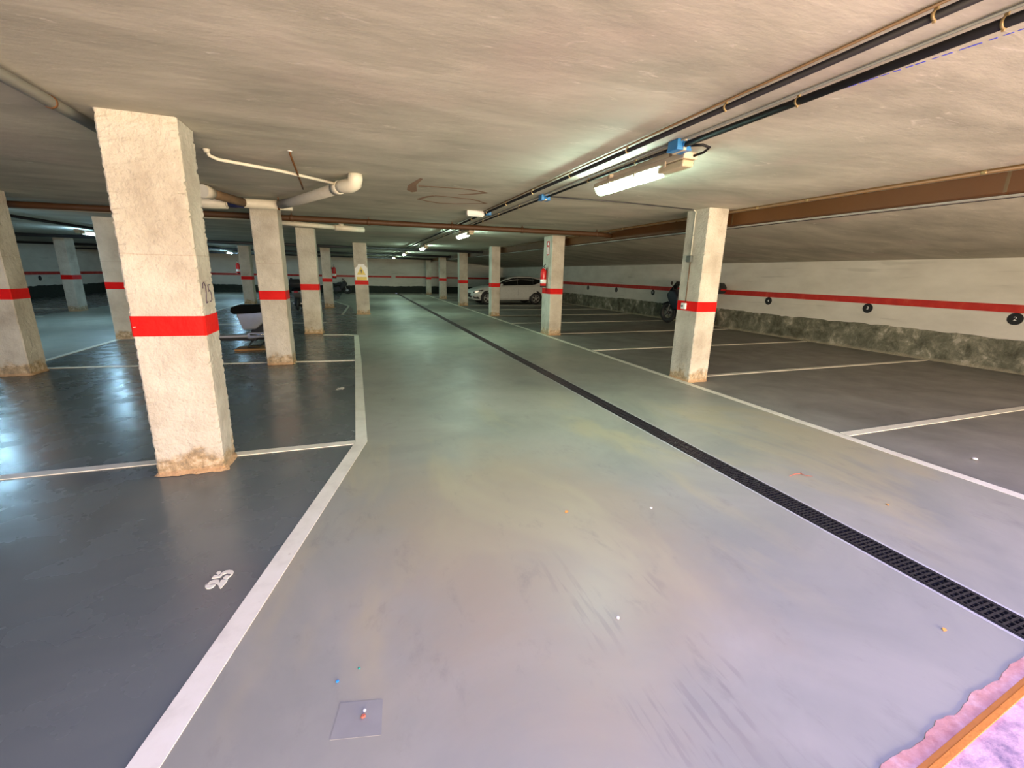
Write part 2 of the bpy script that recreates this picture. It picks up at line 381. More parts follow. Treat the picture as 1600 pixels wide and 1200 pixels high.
# stencilled 25 beside the slanted line, traced on the floor
A = [(400,740),(410,690),(455,652),(490,664),(600,645),(720,640),(770,660),(820,700),(840,770),(875,800),(910,795),(960,730),(1040,640),(1100,560),(1115,520),(1000,535),(900,545),(868,635),(845,590),(835,540),(760,535),(680,540),(560,585)]
A2 = [(400,740),(455,652),(500,688),(600,697),(700,688),(735,668),(720,710),(650,770),(560,810),(460,815),(412,790)]
B = [(750,325),(800,285),(870,265),(910,285),(890,330),(830,365),(790,365)]
C1 = [(610,500),(640,450),(690,400),(760,400),(850,415),(880,380),(930,310),(1050,250),(1170,235),(1270,245),(1300,285),(1270,350),(1200,420),(1120,490),(1040,500),(970,490),(990,450),(1060,405),(1130,400),(1150,425),(1215,365),(1200,338),(1080,330),(980,360),(925,400),(910,440),(850,460),(720,480)]
def digits(pl):
    bm = bmesh.new()
    for pts in pl:
        poly(bm, [floor_pt(300 + x / 20, 880 + y / 20) for x, y in pts], 0.0, 0.004)
        bmesh.ops.triangulate(bm, faces=[f for f in bm.faces if len(f.verts) > 4])
    return bm
link('painted_number', digits([A, A2]), M_LINE, floor); link('painted_number', digits([B, C1]), M_LINE, floor)

_txt = {}
def text_mesh(s, size, depth=0.0):
    cu = bpy.data.curves.new('txt', 'FONT'); cu.body = s; cu.size = size; cu.align_x = 'CENTER'; cu.align_y = 'CENTER'; cu.extrude = depth
    o = bpy.data.objects.new('txt', cu); COL.objects.link(o)
    dg = bpy.context.evaluated_depsgraph_get(); me = bpy.data.meshes.new_from_object(o.evaluated_get(dg))
    bm = bmesh.new(); bm.from_mesh(me); bpy.data.objects.remove(o); bpy.data.curves.remove(cu); bpy.data.meshes.remove(me)
    return bm
def text_obj(name, s, size, mat, parent, origin, ex, ey, depth=0.001):
    bm = text_mesh(s, size, depth); ex = Vector(ex).normalized(); ey = Vector(ey).normalized(); ez = ex.cross(ey); o = Vector(origin)
    mapped(bm, lambda c: o + ex * c.x + ey * c.y + ez * c.z)
    return link(name, bm, mat, parent)
text_obj('painted_number', '26', 0.13, M_LINE, floor, (-0.27, 6.12, 0.003), (0.15, 1, 0), (-1, 0.15, 0), 0.001)

# ceiling: flat slab, then a slope going down over the right-hand bays
bm = bmesh.new()
box(bm, XL, XS, YN, YF, H, H + 0.15)
pr = [(XS, H), (XR, 2.02), (XR, 2.65), (XS, 2.65)]
ceiling = struct('ceiling', bm, M_CEIL)
bm = bmesh.new(); extr(bm, pr, 'xz', YN, YF); link('sloped_soffit', bm, M_CEIL, ceiling)

def wavy_render(name, p0, p1, h, t, wallobj, mat=None):
    """rough grey render along the foot of a wall, ragged top edge; p0->p1 at the wall face, thickness t to its left"""
    bm = bmesh.new(); p0 = Vector(p0); p1 = Vector(p1); L = (p1 - p0).length; d = (p1 - p0) / L; n = Vector((-d.y, d.x))
    N = int(L / 0.12); rows = 7; grid = []
    for i in range(N + 1):
        s = L * i / N; hh = h + 0.012 * math.sin(s * 1.3) + 0.006 * math.sin(s * 5.7 + 1) + random.uniform(-0.014, 0.014)
        colv = []
        for j in range(rows + 1):
            z = hh * j / rows
            off = t * (1 if j < rows else 0.45) + random.uniform(-0.006, 0.006) + (0.03 if j == 0 else 0)
            q = p0 + d * s + n * off
            colv.append(bm.verts.new((q.x, q.y, z)))
        q = p0 + d * s; colv.append(bm.verts.new((q.x, q.y, hh + 0.004)))
        grid.append(colv)
    for i in range(N):
        for j in range(rows + 1):
            bm.faces.new((grid[i][j], grid[i+1][j], grid[i+1][j+1], grid[i][j+1]))
    return link(name, bm, mat or M_REND, wallobj)
# right wall
wall_right = struct('wall_right', bx(XR, XR + 0.2, YN, YF, 0, 2.1), M_WALL)
wavy_render('grey_render_base', (XR, YN), (XR, YF), 0.59, 0.03, wall_right)
link('red_stripe', bx(XR - 0.003, XR + 0.001, YN, YF, 1.06, 1.205), M_REDW, wall_right)
wall_back = struct('wall_back', bx(XL, XR, YF, YF + 0.2, 0, H + 0.1), M_WALL)
wavy_render('grey_render_base', (XR, YF), (XL, YF), 0.50, 0.03, wall_back, M_RENDD)
link('red_stripe', bx(XL, 2.55, YF - 0.003, YF + 0.001, 1.10, 1.23), M_REDW, wall_back)
link('red_stripe', bx(2.85, XR, YF - 0.003, YF + 0.001, 1.10, 1.23), M_REDW, wall_back)
wall_left = struct('wall_left', bx(XL - 0.2, XL, YN, YF, 0, H + 0.1), M_WALL)
wavy_render('grey_render_base', (XL, YF), (XL, YN), 0.55, 0.03, wall_left, M_RENDD)
link('red_stripe', bx(XL - 0.001, XL + 0.003, YN, YF, 1.06, 1.20), M_REDW, wall_left)
# wall with the garage door opening, behind and beside the camera
bm = bmesh.new(); box(bm, XL, -7.6, YN - 0.25, YN, 0, H + 0.1); box(bm, -3.4, -2.4, YN - 0.25, YN, 0, H + 0.1); box(bm, -7.6, -3.4, YN - 0.25, YN, 2.38, H + 0.1); box(bm, 9.0, XR, YN - 0.25, YN, 0, H + 0.1); box(bm, -2.4, 9.0, YN - 0.25, YN, 2.38, H + 0.1)  # left gap added to admit the blue fill; door opening widened for light
wall_front = struct('wall_front', bm, M_WALL)
# sill strip, its steel rail, and the ramp outside
SL = lambda x: 0.0935 * (x - 1.66)
def skew(bm):
    for v in bm.verts: v.co.y += SL(v.co.x)
bm = bmesh.new(); box(bm, -0.4, 5.0, 0.545, 0.612, 0.0, 0.007)
bmesh.ops.subdivide_edges(bm, edges=[e for e in bm.edges if abs((e.verts[0].co - e.verts[1].co).x) > 1], cuts=180)
for v in bm.verts:
    if v.co.y > 0.58: v.co.y += random.uniform(-0.006, 0.006) + 0.006 * math.sin(v.co.x * 21)
skew(bm); trim_1 = struct('trim_1', bm, M_MORT)
bm = bmesh.new(); box(bm, -0.4, 5.0, 0.530, 0.548, 0.0, 0.016); box(bm, -0.4, 5.0, 0.548, 0.566, 0.0, 0.009); skew(bm)
tag(link('door_rail', bm, M_RUST), 'orange-brown steel rail let into the door sill at lower right', 'rail')
bm = bmesh.new(); poly(bm, [(-0.4, 0.2), (5.0, 0.2), (5.0, 0.534 + SL(5.0)), (-0.4, 0.534 + SL(-0.4))], 0.0, 0.006)
poly(bm, [(-12, -9), (14, -9), (14, 0.494), (-12, 0.494)], -0.12, -0.004)
ramp = struct('trim_2', bm, M_RAMP)

# ------------------------------------------------------------------ floor drain
drain = thing('floor_drain', 'long black slotted floor drain running the length of the lane', 'drain', (2.83, YN, 0))
bm = bmesh.new()
for s in (-1, 1):
    box(bm, s * 0.085 - 0.006, s * 0.085 + 0.006, 0.06, YF - YN - 0.05, -0.085, 0.006)
box(bm, -0.08, 0.08, 0.06, YF - YN - 0.05, -0.089, -0.080)
link('channel', bm, M_PIT, drain)
bm = bmesh.new()
for s in (-1, 1): box(bm, s * 0.101 - 0.010, s * 0.101 + 0.010, 0.2, YF - YN - 0.05, 0.0, 0.0045)
link('concrete_lip', bm, M_CONC, drain)
def grate_mesh(length, detail):
    bm = bmesh.new(); hw = 0.076
    for s in (-1, 1): box(bm, s * hw - 0.009 if s > 0 else -hw, s * hw if s > 0 else -hw + 0.009, 0, length - 0.006, -0.022, 0.008)
    box(bm, -0.004, 0.004, 0.002, length - 0.01, -0.018, 0.0072)
    if detail:
        for s in (-0.038, 0.038): box(bm, s - 0.0025, s + 0.0025, 0.002, length - 0.01, -0.02, 0.004)
    step = 0.026 if detail else 0.06
    k = 0
    y = 0.0
    while y < length - 0.012:
        w = 0.010 if detail else 0.03
        box(bm, -hw + 0.005, hw - 0.005, y, y + w, -0.018, 0.006 if k % 1 == 0 else 0.004); y += step; k += 1
    return bm
g0 = link('grate', grate_mesh(0.5, True), M_BLACKP, drain); g0.location = (0, 0.12, 0)
y = 0.62
while y < 10.2:
    c_ = g0.copy(); COL.objects.link(c_); c_.location = (0, y, 0); y += 0.5
g1 = link('grate', grate_mesh(1.0, False), M_BLACKP, drain); g1.location = (0, y, 0); y += 1.0
while y < YF - YN - 1.0:
    c_ = g1.copy(); COL.objects.link(c_); c_.location = (0, y, 0); y += 1.0

# ------------------------------------------------------------------ columns
def column(x0, x1, y0, y1, label, band=(1.068, 1.21), rough=0.0022, foot=None):
    cx, cy = (x0 + x1) / 2, (y0 + y1) / 2; hx, hy = (x1 - x0) / 2, (y1 - y0) / 2
    t = thing('concrete_column', label, 'column', (cx, cy, 0), 0, 'white columns with a red band')
    def ring_box(nz, z0, z1, ox, jitter, seed):
        rnd = random.Random(seed); bm = bmesh.new(); rings = []
        n = 8
        for k in range(nz + 1):
            z = z0 + (z1 - z0) * k / nz; r = []
            ch = 0.012
            for (sx, sy), (dx, dy) in (((-1,-1),(1,0)), ((1,-1),(0,1)), ((1,1),(-1,0)), ((-1,1),(0,-1))):
                ax, ay = sx * (hx + ox), sy * (hy + ox)
                L = 2 * (hx if dx else hy) + 2 * ox
                for m in range(n):
                    f = ch + (L - 2 * ch) * m / (n - 1)
                    e = jitter * (2.2 * rnd.choice((0.15, 0.3, 0.6, 1.5)) if m in (0, n - 1) else 0.6)
                    px, py = ax + dx * f, ay + dy * f
                    nxv, nyv = (0, sy) if dx else (sx, 0)
                    if k == nz and z1 > 2.3: e *= 0.2
                    q = rnd.uniform(-e, e * 0.3)
                    r.append(bm.verts.new((px + nxv * q, py + nyv * q, z + (rnd.uniform(-1, 1) * jitter if 0 < k < nz else 0))))
            rings.append(r)
        m = len(rings[0])
        for k in range(nz):
            for i in range(m):
                bm.faces.new((rings[k][i], rings[k][(i+1) % m], rings[k+1][(i+1) % m], rings[k+1][i]))
        return bm, rings
    near = cy < 7
    bm, rings = ring_box(170 if near else 60, 0.0, H, 0.0, rough if near else rough * 0.8, int(cx * 10 + cy * 100))
    bm.faces.new(rings[-1]); bm.faces.new(rings[0][::-1])
    link('shaft', bm, M_COL, t)
    bm, rings = ring_box(2, band[0], band[1], 0.0025, 0.0003, 5)
    link('red_band', bm, M_RED, t)
    # mortar fillet spread round the foot
    bm = bmesh.new(); rnd = random.Random(int(cx * 10)); o_, i_ = [], []
    for k in range(32):
        a = 2 * PI * k / 32; ca, sa = math.cos(a), math.sin(a); mx = max(abs(ca) / hx, abs(sa) / hy)
        px, py = ca / mx, sa / mx; q = rnd.uniform(0.012, 0.04)
        o_.append(bm.verts.new((px + ca * q, py + sa * q, 0.0035))); i_.append(bm.verts.new((px, py, 0.028)))
    for k in range(32): bm.faces.new((o_[k], o_[(k+1) % 32], i_[(k+1) % 32], i_[k]))
    link('mortar_foot', bm, M_COL, t, True)
    return t
col_big = column(-1.50, -1.06, 3.735, 4.07, 'largest white column, nearest the camera on the left, with a handwritten 25', rough=0.0032)
column(-1.45, -1.07, 7.98, 8.44, 'second column of the left row, white with scuffed dirty foot, by the scooter')
column(-1.25, -0.84, 11.85, 12.3, 'third column of the left row, thin white, brown scuff at its foot')
column(0.0, 0.46, 16.9, 17.3, 'white column carrying the yellow triangle warning sign')
col5 = column(-1.27, -0.90, 20.2, 20.6, 'slender column in the left distance with a fire extinguisher on its right side')
column(-4.80, -4.44, 7.98, 8.36, 'white column cut by the left edge of the photo')
column(-4.95, -4.52, 11.65, 12.05, 'pale column partly hidden behind the left edge of the largest column')
column(-9.25, -8.95, 19.1, 19.65, 'distant grey-white column in the far left area under the cold lamp')
col_g = column(-4.72, -4.30, 22.6, 23.1, 'dim column in the far left distance with an extinguisher on its left side')
col_r1 = column(4.70, 5.05, 5.17, 5.62, 'nearest white column on the right with a switch on its red band')
col_r2 = column(4.72, 5.07, 10.44, 10.98, 'second column on the right with a fire extinguisher and red sign')
column(4.74, 5.07, 15.75, 16.1, 'third column on the right, in front of the white car')
column(4.75, 5.16, 21.1, 21.5, 'fourth column on the right, just left of the white car nose')
column(4.78, 5.17, 26.5, 26.9, 'fifth column on the right, greenish, far down the lane')
column(4.85, 5.2, 32.3, 32.7, 'farthest column on the right, close to the end wall')

col_big.rotation_euler = (0, 0.010, 0)
# handwritten 25 on the big column's right face
def stroke(bm, pts, w, x):
    tube(bm, [(x, a, b) for a, b in pts], w, 6)
bm = bmesh.new(); xf = -1.059
cx_, cy_ = col_big.location.x, col_big.location.y
def S2(pts): return [(p[0] - cy_, p[1]) for p in pts]
stroke(bm, S2([(3.795, 1.405), (3.805, 1.437), (3.835, 1.447), (3.865, 1.415), (3.862, 1.37), (3.845, 1.33), (3.838, 1.295), (3.875, 1.305)]), 0.0032, xf - cx_ + 0.0)
stroke(bm, S2([(3.975, 1.425), (3.925, 1.425), (3.925, 1.385)]), 0.003, xf - cx_)
stroke(bm, S2([(3.925, 1.375), (3.955, 1.385), (3.978, 1.355), (3.975, 1.315), (3.945, 1.300), (3.925, 1.305)]), 0.003, xf - cx_)
link('handwritten_number', bm, M_INK, col_big)

# ------------------------------------------------------------------ ceiling lamps
def lamp_proto(tube_mat):
    t = thing('fluorescent_lamp', '', 'lamp')
    L = 0.66
    bm = bmesh.new(); prof = [(-0.055, 0.0), (-0.062, -0.03), (-0.066, -0.045), (0.066, -0.045), (0.062, -0.03), (0.055, 0.0)]
    extr(bm, prof, 'xz', -L, L); bevel(bm, 0.004, 1); link('housing', bm, M_HOUSING, t)
    bm = bmesh.new(); rings = []
    for k, (y, s) in enumerate([(-L + 0.002, 0.35), (-L + 0.012, 0.75), (-L + 0.04, 0.97), (-L + 0.08, 1), (L - 0.08, 1), (L - 0.04, 0.97), (L - 0.012, 0.75), (L - 0.002, 0.35)]):
        rings.append([bm.verts.new((0.064 * s * math.cos(a), y, -0.046 - 0.072 * s * math.sin(a))) for a in [PI * i / 12 for i in range(13)]])
    for a, b in zip(rings, rings[1:]):
        for i in range(12): bm.faces.new((a[i], a[i+1], b[i+1], b[i])).smooth = True
    bm.faces.new(rings[0]); bm.faces.new(rings[-1])
    link('diffuser', bm, M_COVER, t)
    for s in (-0.026, 0.026):
        bm = bmesh.new(); tube(bm, [(s, -0.30, -0.078), (s, 0.60, -0.078)], 0.019, 12)
        link('tube', bm, tube_mat, t)
    bm = bmesh.new(); box(bm, -0.05, 0.05, -0.64, -0.34, -0.095, -0.048); bevel(bm, 0.01); link('ballast_cover', bm, M_HOUSING, t)
    for s in (-1, 1):
        for y in (-0.45, -0.05, 0.35):
            bm = bmesh.new(); box(bm, s * 0.066 - 0.004, s * 0.066 + 0.004, y - 0.012, y + 0.012, -0.07, -0.03); link('clip', bm, M_HOUSING, t)
    return t
lamp = lamp_proto(M_TUBE)
lamp.location = (2.385, 3.54, H - 0.055); lamp['label'] = 'nearest ceiling lamp over the lane, beige ended, half its tube glowing'; lamp['group'] = 'fluorescent ceiling lamps'
for y in (-0.45, 0.45):
    link('bracket', bx(-0.02, 0.02, y - 0.02, y + 0.02, -0.002, 0.054), M_HOUSING, lamp)
for (x, y, lab) in ((2.42, 10.2, 'second ceiling lamp along the lane, just beyond the crossing brown pipe'), (2.42, 16.6, 'third ceiling lamp along the lane, small and bright beyond the second'),
                    (2.42, 23.0, 'fourth ceiling lamp along the lane, between third and farthest'), (2.45, 29.4, 'farthest ceiling lamp over the lane, close to the end wall')):
    c_ = copy_tree(lamp); c_.location = (x, y, H - 0.055); c_['label'] = lab
lampb = lamp_proto(M_TUBEB); lampb.location = (-6.75, 15.7, H - 0.055); lampb['label'] = 'cold bluish ceiling lamp at the far left, beside the pale column'; lampb['group'] = 'fluorescent ceiling lamps'
for (x, y, lab) in ((-6.6, 29.4, 'small cold lamp seen just right of the largest column'), (-7.1, 11.0, 'cold lamp out of sight past the left edge, mirrored in the floor'), (-6.6, 3.6, 'added cold lamp well left of the frame, lighting the lower left floor'), (-6.7, 22.5, 'cold lamp hidden behind the largest column')):  # the lamp well left of the frame is added to tint the floor
    c_ = copy_tree(lampb); c_.location = (x, y, H - 0.055); c_['label'] = lab

# emergency light
em = thing('emergency_light', 'small white emergency light on the ceiling before the crossing brown pipe', 'lamp', (1.86, 7.08, H))
bm = bx(-0.15, 0.13, -0.05, 0.05, -0.075, 0.0, 0.012); link('body', bm, M_WHITE, em)
bm = bx(-0.135, 0.115, -0.04, 0.04, -0.088, -0.07, 0.006); link('lens', bm, M_LAMPC, em)

# conduits along the lane
def conduit(name, pts, r, mat, label, group=None, clips=None, cat='conduit'):
    t = thing(name, label, cat, pts[0], 0, group)
    o = Vector(pts[0])
    bm = bmesh.new(); tube(bm, [Vector(p) - o for p in pts], r, 10); link('tube', bm, mat, t)
    if clips:
        for (x, y) in clips:
            bm = bmesh.new(); z = pts[0][2]
            lathe(bm, [(r * 1.12, -0.005), (r * 1.12, 0.005)], (x - o.x, y - o.y, z - o.z), (0, 1, 0), 14)
            box(bm, x - o.x - 0.005, x - o.x + 0.005, y - o.y - 0.006, y - o.y + 0.006, z - o.z, H - o.z)
            box(bm, x - o.x - 0.004, x - o.x + 0.004, y - o.y - 0.004, y - o.y + 0.004, z - o.z - r * 1.12 - 0.006, z - o.z)
            link('clip', bm, M_CLIP, t)
    return t
G1 = 'electrical conduits along the ceiling'
cl = lambda x, y0: [(x, y0 + 0.95 * k) for k in range(0, 9)]
conduit('conduit', [(2.0, 0.51, 2.468), (2.0, YF - 0.01, 2.468)], 0.0155, M_CABLE, 'left black conduit running straight along the lane ceiling', G1, cl(1.995, 1.22))
conduit('conduit', [(1.972, 0.51, 2.490), (1.972, 14, 2.490)], 0.006, M_OCHRE, 'thin tan tube hugging the left black conduit', G1)
conduit('conduit', [(2.262, 0.51, 2.462), (2.262, 2.80, 2.462)], 0.019, M_CABLE, 'right black conduit, from the door end up to the blue box', G1, [(2.262, 1.15), (2.262, 1.95)])
conduit('conduit', [(2.262, 2.93, 2.466), (2.262, 5.24, 2.466)], 0.0115, M_CABLE, 'right black conduit between the two blue boxes', G1, [(2.262, 3.4), (2.262, 4.2)])
conduit('conduit', [(2.262, 5.36, 2.466), (2.262, YF - 0.01, 2.466)], 0.0115, M_CABLE, 'right black conduit running on from the second blue box', G1, cl(2.262, 6.2))
conduit('conduit', [(2.232, 0.51, 2.489), (2.232, YF - 0.02, 2.489)], 0.0065, M_GCABLE, 'thin grey tube hugging the right black conduit', G1)
conduit('cable', [(2.31, 2.80, 2.46), (2.36, 2.74, 2.455), (2.42, 2.74, 2.445), (2.435, 2.81, 2.43), (2.41, 2.88, 2.42)], 0.009, M_CABLE, 'short black cable loop from the blue box into the nearest lamp', cat='cable')
# blue chalk line on the ceiling
bm = bmesh.new()
segs = 40
for k in range(segs):
    f0, f1 = k / segs, (k + random.uniform(0.5, 0.98)) / segs
    x = lambda f: 2.50 - 0.20 * f; yy = lambda f: 0.95 + 1.8 * f; w = random.uniform(0.0025, 0.005)
    poly(bm, [(x(f0) - w, yy(f0)), (x(f0) + w, yy(f0)), (x(f1) + w, yy(f1)), (x(f1) - w, yy(f1))], H - 0.0015, H + 0.001)
link('chalk_line', bm, M_CHALK, ceiling)
# blue junction boxes
def jbox(loc, s, label, tape=True):
    t = thing('junction_box', label, 'junction box', loc, 0, 'blue junction boxes')
    link('box', bx(-0.06 * s, 0.06 * s, -0.055 * s, 0.055 * s, -0.062 * s, 0.0, 0.006), M_BLUE, t)
    link('lid', bx(-0.064 * s, 0.064 * s, -0.059 * s, 0.059 * s, -0.072 * s, -0.058 * s, 0.004), M_BLUE, t)
    if tape: link('tape', bx(-0.012, 0.012, -0.062 * s, 0.062 * s, -0.074 * s, 0.0), M_HOUSING, t)
    for y in (-1, 1):
        bm = bmesh.new(); lathe(bm, [(0.02, 0), (0.022, 0.012), (0.014, 0.03)], (0, y * 0.055 * s, -0.035), (0, y, 0), 12); link('gland', bm, M_BLUE, t)
jbox((2.262, 2.865, H), 1.0, 'nearest blue junction box on the conduit, beside the nearest lamp')
jbox((2.262, 5.30, H), 0.95, 'second blue junction box farther along the right conduit')
jbox((2.07, 7.10, H), 0.7, 'small blue junction box beside the white emergency light', False)
# cable across to the right column and down its side to the switch
conduit('cable', [(2.33, 5.30, 2.486), (3.4, 5.28, 2.488), (4.55, 5.36, 2.486), (4.62, 5.40, 2.49)], 0.0075, M_DARK, 'thin dark cable crossing the ceiling from second blue box to right column', cat='cable')
XSW = 4.69
t = thing('switch_cable', 'thin cable running down the left face of the nearest right column', 'cable', (XSW, 5.42, 0))
bm = bmesh.new(); tube(bm, [(-0.07, -0.02, 2.49), (-0.012, -0.01, 2.47), (-0.006, 0, 2.43), (-0.006, 0, 1.86)], 0.0085, 8); tag(link('upper_tube', bm, M_WPIPE, t), 'cream upper tube', None)
bm = bmesh.new(); tube(bm, [(-0.006, 0, 1.78), (-0.006, 0.0, 1.19)], 0.006, 8); tag(link('lower_tube', bm, M_BROWN, t), 'brown lower tube', None)
bm = bmesh.new(); lathe(bm, [(0.011, -0.006), (0.011, 0.006)], (-0.006, 0, 2.15), (0, 0, 1), 12); lathe(bm, [(0.010, -0.006), (0.010, 0.006)], (-0.006, 0, 1.50), (0, 0, 1), 12); link('clip', bm, M_GPIPE, t)
tag(link('connection_box', bx(XSW - 0.05, XSW, 5.375, 5.465, 1.775, 1.865, 0.006), M_GCABLE), 'small grey connection box halfway down the nearest right column', 'box')
sw = thing('light_switch', 'square white push switch on the red band of the nearest right column', 'switch', (XSW, 5.435, 1.135))
link('plate', bx(-0.035, 0.0, -0.045, 0.045, -0.045, 0.045, 0.006), M_WHITE, sw)
bm = bmesh.new(); lathe(bm, [(0.016, 0), (0.014, 0.008)], (-0.034, 0.012, 0.0), (-1, 0, 0), 16); link('button', bm, M_BLK, sw)

# ------------------------------------------------------------------ pipes
def ring(bm, c, r, w, ax): lathe(bm, [(r * 0.9, -w), (r, -w * 0.8), (r, w * 0.8), (r * 0.9, w)], c, ax, 20)
# brown collector along the right column line
p = thing('steel_channel', 'long flat brown channel under the ceiling over the right columns', 'channel', (5.20, YN, 2.30))
def channel(y0, y1):
    bm = bmesh.new(); pr_ = [(0.0, 0.0), (0.09, -0.012), (0.09, 0.004), (0.012, 0.014), (0.012, 0.150), (0.09, 0.154), (0.09, 0.168), (0.0, 0.165)]
    extr(bm, pr_, 'xz', y0, y1); bevel(bm, 0.002, 1); return bm
for a_, b_c in ((0.02, 1.85), (1.855, 4.75), (4.755, 8.0), (8.005, 13.0), (13.005, 20.0), (20.005, YF - YN - 0.02)):
    link('channel_length', channel(a_, b_c), M_BROWN, p)
for y in (1.852, 4.752, 8.002):
    bm = bmesh.new(); box(bm, -0.002, 0.0, y - 0.012, y + 0.012, 0.002, 0.163); link('joint_seam', bm, M_OCHRE, p)
for y in (0.9, 3.0, 6.0, 9.5, 14):
    bm = bmesh.new(); box(bm, 0.02, 0.04, y - 0.01, y + 0.01, 0.165, 0.20); link('hanger', bm, M_BROWN, p)
bm = bmesh.new(); box(bm, 0.06, 0.10, 0.02, YF - YN - 0.02, -0.03, -0.0125); tag(link('lower_strip', bm, M_GPIPE, p), 'grey lower strip', None)
p = thing('thin_pipe', 'thin ochre pipe above the long flat brown channel', 'pipe', (5.16, YN, 2.480))
bm = bmesh.new(); tube(bm, [(0, 0.02, 0), (0, YF - YN - 0.02, 0)], 0.018, 12); link('pipe', bm, M_OCHRE, p)
for y in (2.0, 3.6, 4.3, 7.5):
    bm = bmesh.new(); ring(bm, (0, y, 0), 0.0195, 0.02, (0, 1, 0)); box(bm, -0.006, 0.006, y - 0.01, y + 0.01, 0, 0.019); link('clamp', bm, M_CLIP, p)
conduit('cable', [(5.315, YN + 0.02, 2.272), (5.315, 12, 2.272), (5.315, YF - 0.02, 2.272)], 0.0085, M_CABLE, 'thin black cable under the outer edge of the flat brown channel', cat='cable')
# brown pipe crossing the lane
p = thing('crossing_pipe', 'brown pipe crossing the ceiling over the lane from left to right', 'pipe', (-4.9, 8.95, 2.395))
bm = bmesh.new(); tube(bm, [(-2.6, 0.05, 0), (0, 0, 0), (3.8, -0.25, 0), (9.8, -0.45, 0), (10.12, -0.45, -0.02)], 0.048, 16); link('pipe', bm, M_BROWND, p)
for x in (3.95, 5.2, 6.7, 8.1, 9.75):
    yv = -0.25 - 0.2 * (x - 3.8) / 6
    bm = bmesh.new(); ring(bm, (x, yv, 0), 0.055, 0.03, (1, -0.03, 0)); box(bm, x - 0.008, x + 0.008, yv - 0.008, yv + 0.008, 0, 0.088); link('clamp', bm, M_BROWND, p)
p = thing('grey_pipe', 'pale painted pipe on the left ceiling right behind the brown one', 'pipe', (-7.5, 9.4, 2.425))
bm = bmesh.new(); tube(bm, [(0, 0, 0), (5.9, -0.1, 0)], 0.055, 16); link('pipe', bm, M_GPIPE, p)
# dark pipe crossing farther away
for (yy_, lab) in ((17.6, 'dark pipe crossing the ceiling beyond the warning sign column'), (24.0, 'dark crossing pipe far down the ceiling, past the fourth lamp'), (30.2, 'farthest dark crossing pipe just before the end wall')):
    p = thing('dark_pipe', lab, 'pipe', (-4.6, yy_, 2.385)); bm = bmesh.new(); tube(bm, [(-9.3, -0.1, 0), (9.6, 0.3, 0)], 0.05, 12); link('pipe', bm, M_DARK, p)
# white waste pipes between first and second left column
wp = thing('waste_pipe', 'branching cream waste pipe with elbow on the ceiling behind the largest column', 'pipe', (-1.3, 7.1, 2.40))
def pipe_part(pts, r, mat, nm='pipe', parent=wp):
    bm = bmesh.new(); tube(bm, pts, r, 16); return link(nm, bm, mat, parent)
pipe_part([(-1.25, 0.03, 0), (0.55, 0.0, 0)], 0.062, M_WPIPE)
tag(pipe_part([(0.42, -0.1, 0.0), (0.6, -0.4, 0), (1.2, -1.76, 0.0)], 0.058, M_GPIPE), 'greyish painted branch', None)
pipe_part([(-0.58, 0.0, -0.02), (-0.50, 0.02, -0.02), (-0.24, 0.0, -0.01)], 0.078, M_WPIPE, 'socket')
pipe_part([(-0.22, 0, 0), (-0.04, 0, 0)], 0.068, M_BLUETAPE, 'blue_wrap')
pipe_part([(-0.02, 0.03, 0), (-0.22, -0.42, 0.015), (-0.28, -0.60, 0.02)], 0.055, M_GRIME, 'branch')
pipe_part([(-0.27, -0.56, 0.02), (-0.32, -0.70, 0.02)], 0.074, M_WPIPE, 'end_cap')
pipe_part([(1.16, -1.68, 0), (1.22, -1.82, 0)], 0.066, M_WPIPE, 'socket')
el = [(1.20, -1.78, 0.0), (1.25, -1.88, 0.0), (1.32, -1.96, 0.0), (1.36, -2.0, 0.02), (1.37, -2.02, 0.06), (1.37, -2.02, 0.10)]
pipe_part(el, [0.060, 0.066, 0.072, 0.074, 0.072, 0.070], M_WPIPE, 'elbow')
bm = bmesh.new(); ring(bm, (0.38, 0, 0), 0.068, 0.012, (1, 0, 0)); box(bm, 0.372, 0.388, -0.01, 0.01, 0.0, 0.1); link('clamp', bm, M_BROWN, wp)
bm = bmesh.new(); ring(bm, (-1.1, 0, 0), 0.068, 0.012, (1, 0, 0)); box(bm, -1.108, -1.092, -0.01, 0.01, 0.0, 0.1); link('clamp', bm, M_BROWN, wp)
p = thing('drain_tube', 'slim cream tube on the ceiling running into the cream elbow', 'pipe', (-1.09, 4.58, 2.5))
bm = bmesh.new(); tube(bm, [(0, 0, 0), (0.01, 0.02, -0.045), (0.06, 0.07, -0.06), (0.5, 0.32, -0.062), (0.98, 0.72, -0.07)], 0.0145, 12); link('tube', bm, M_WPIPE, p)
bm = bmesh.new(); lathe(bm, [(0.028, -0.002), (0.024, -0.012), (0.018, -0.03)], (0, 0, 0), (0, 0, 1), 16); link('flange', bm, M_WPIPE, p)
p = thing('hanger_rod', 'short brown threaded rod and strap crossing the slim cream tube', 'rod', (-0.44, 4.35, 2.5))
bm = bmesh.new(); tube(bm, [(0, 0, 0.0), (0.0, 0.02, -0.03), (-0.02, 1.0, -0.09), (-0.03, 1.25, -0.10)], 0.009, 8); link('rod', bm, M_BROWN, p)
bm = bmesh.new(); lathe(bm, [(0.018, -0.002), (0.016, -0.008)], (0, 0, 0), (0, 0, 1), 12); link('plug', bm, M_WHITE, p)
p = thing('waste_pipe', 'second cream waste pipe with a tee, ending over the third column', 'pipe', (-1.25, 9.75, 2.41))
pipe_part([(0, 0, 0), (1.0, 0.5, 0)], 0.045, M_WPIPE, 'pipe', p)
pipe_part([(0.93, 0.46, 0), (1.5, 0.72, 0)], 0.058, M_WPIPE, 'tee', p)
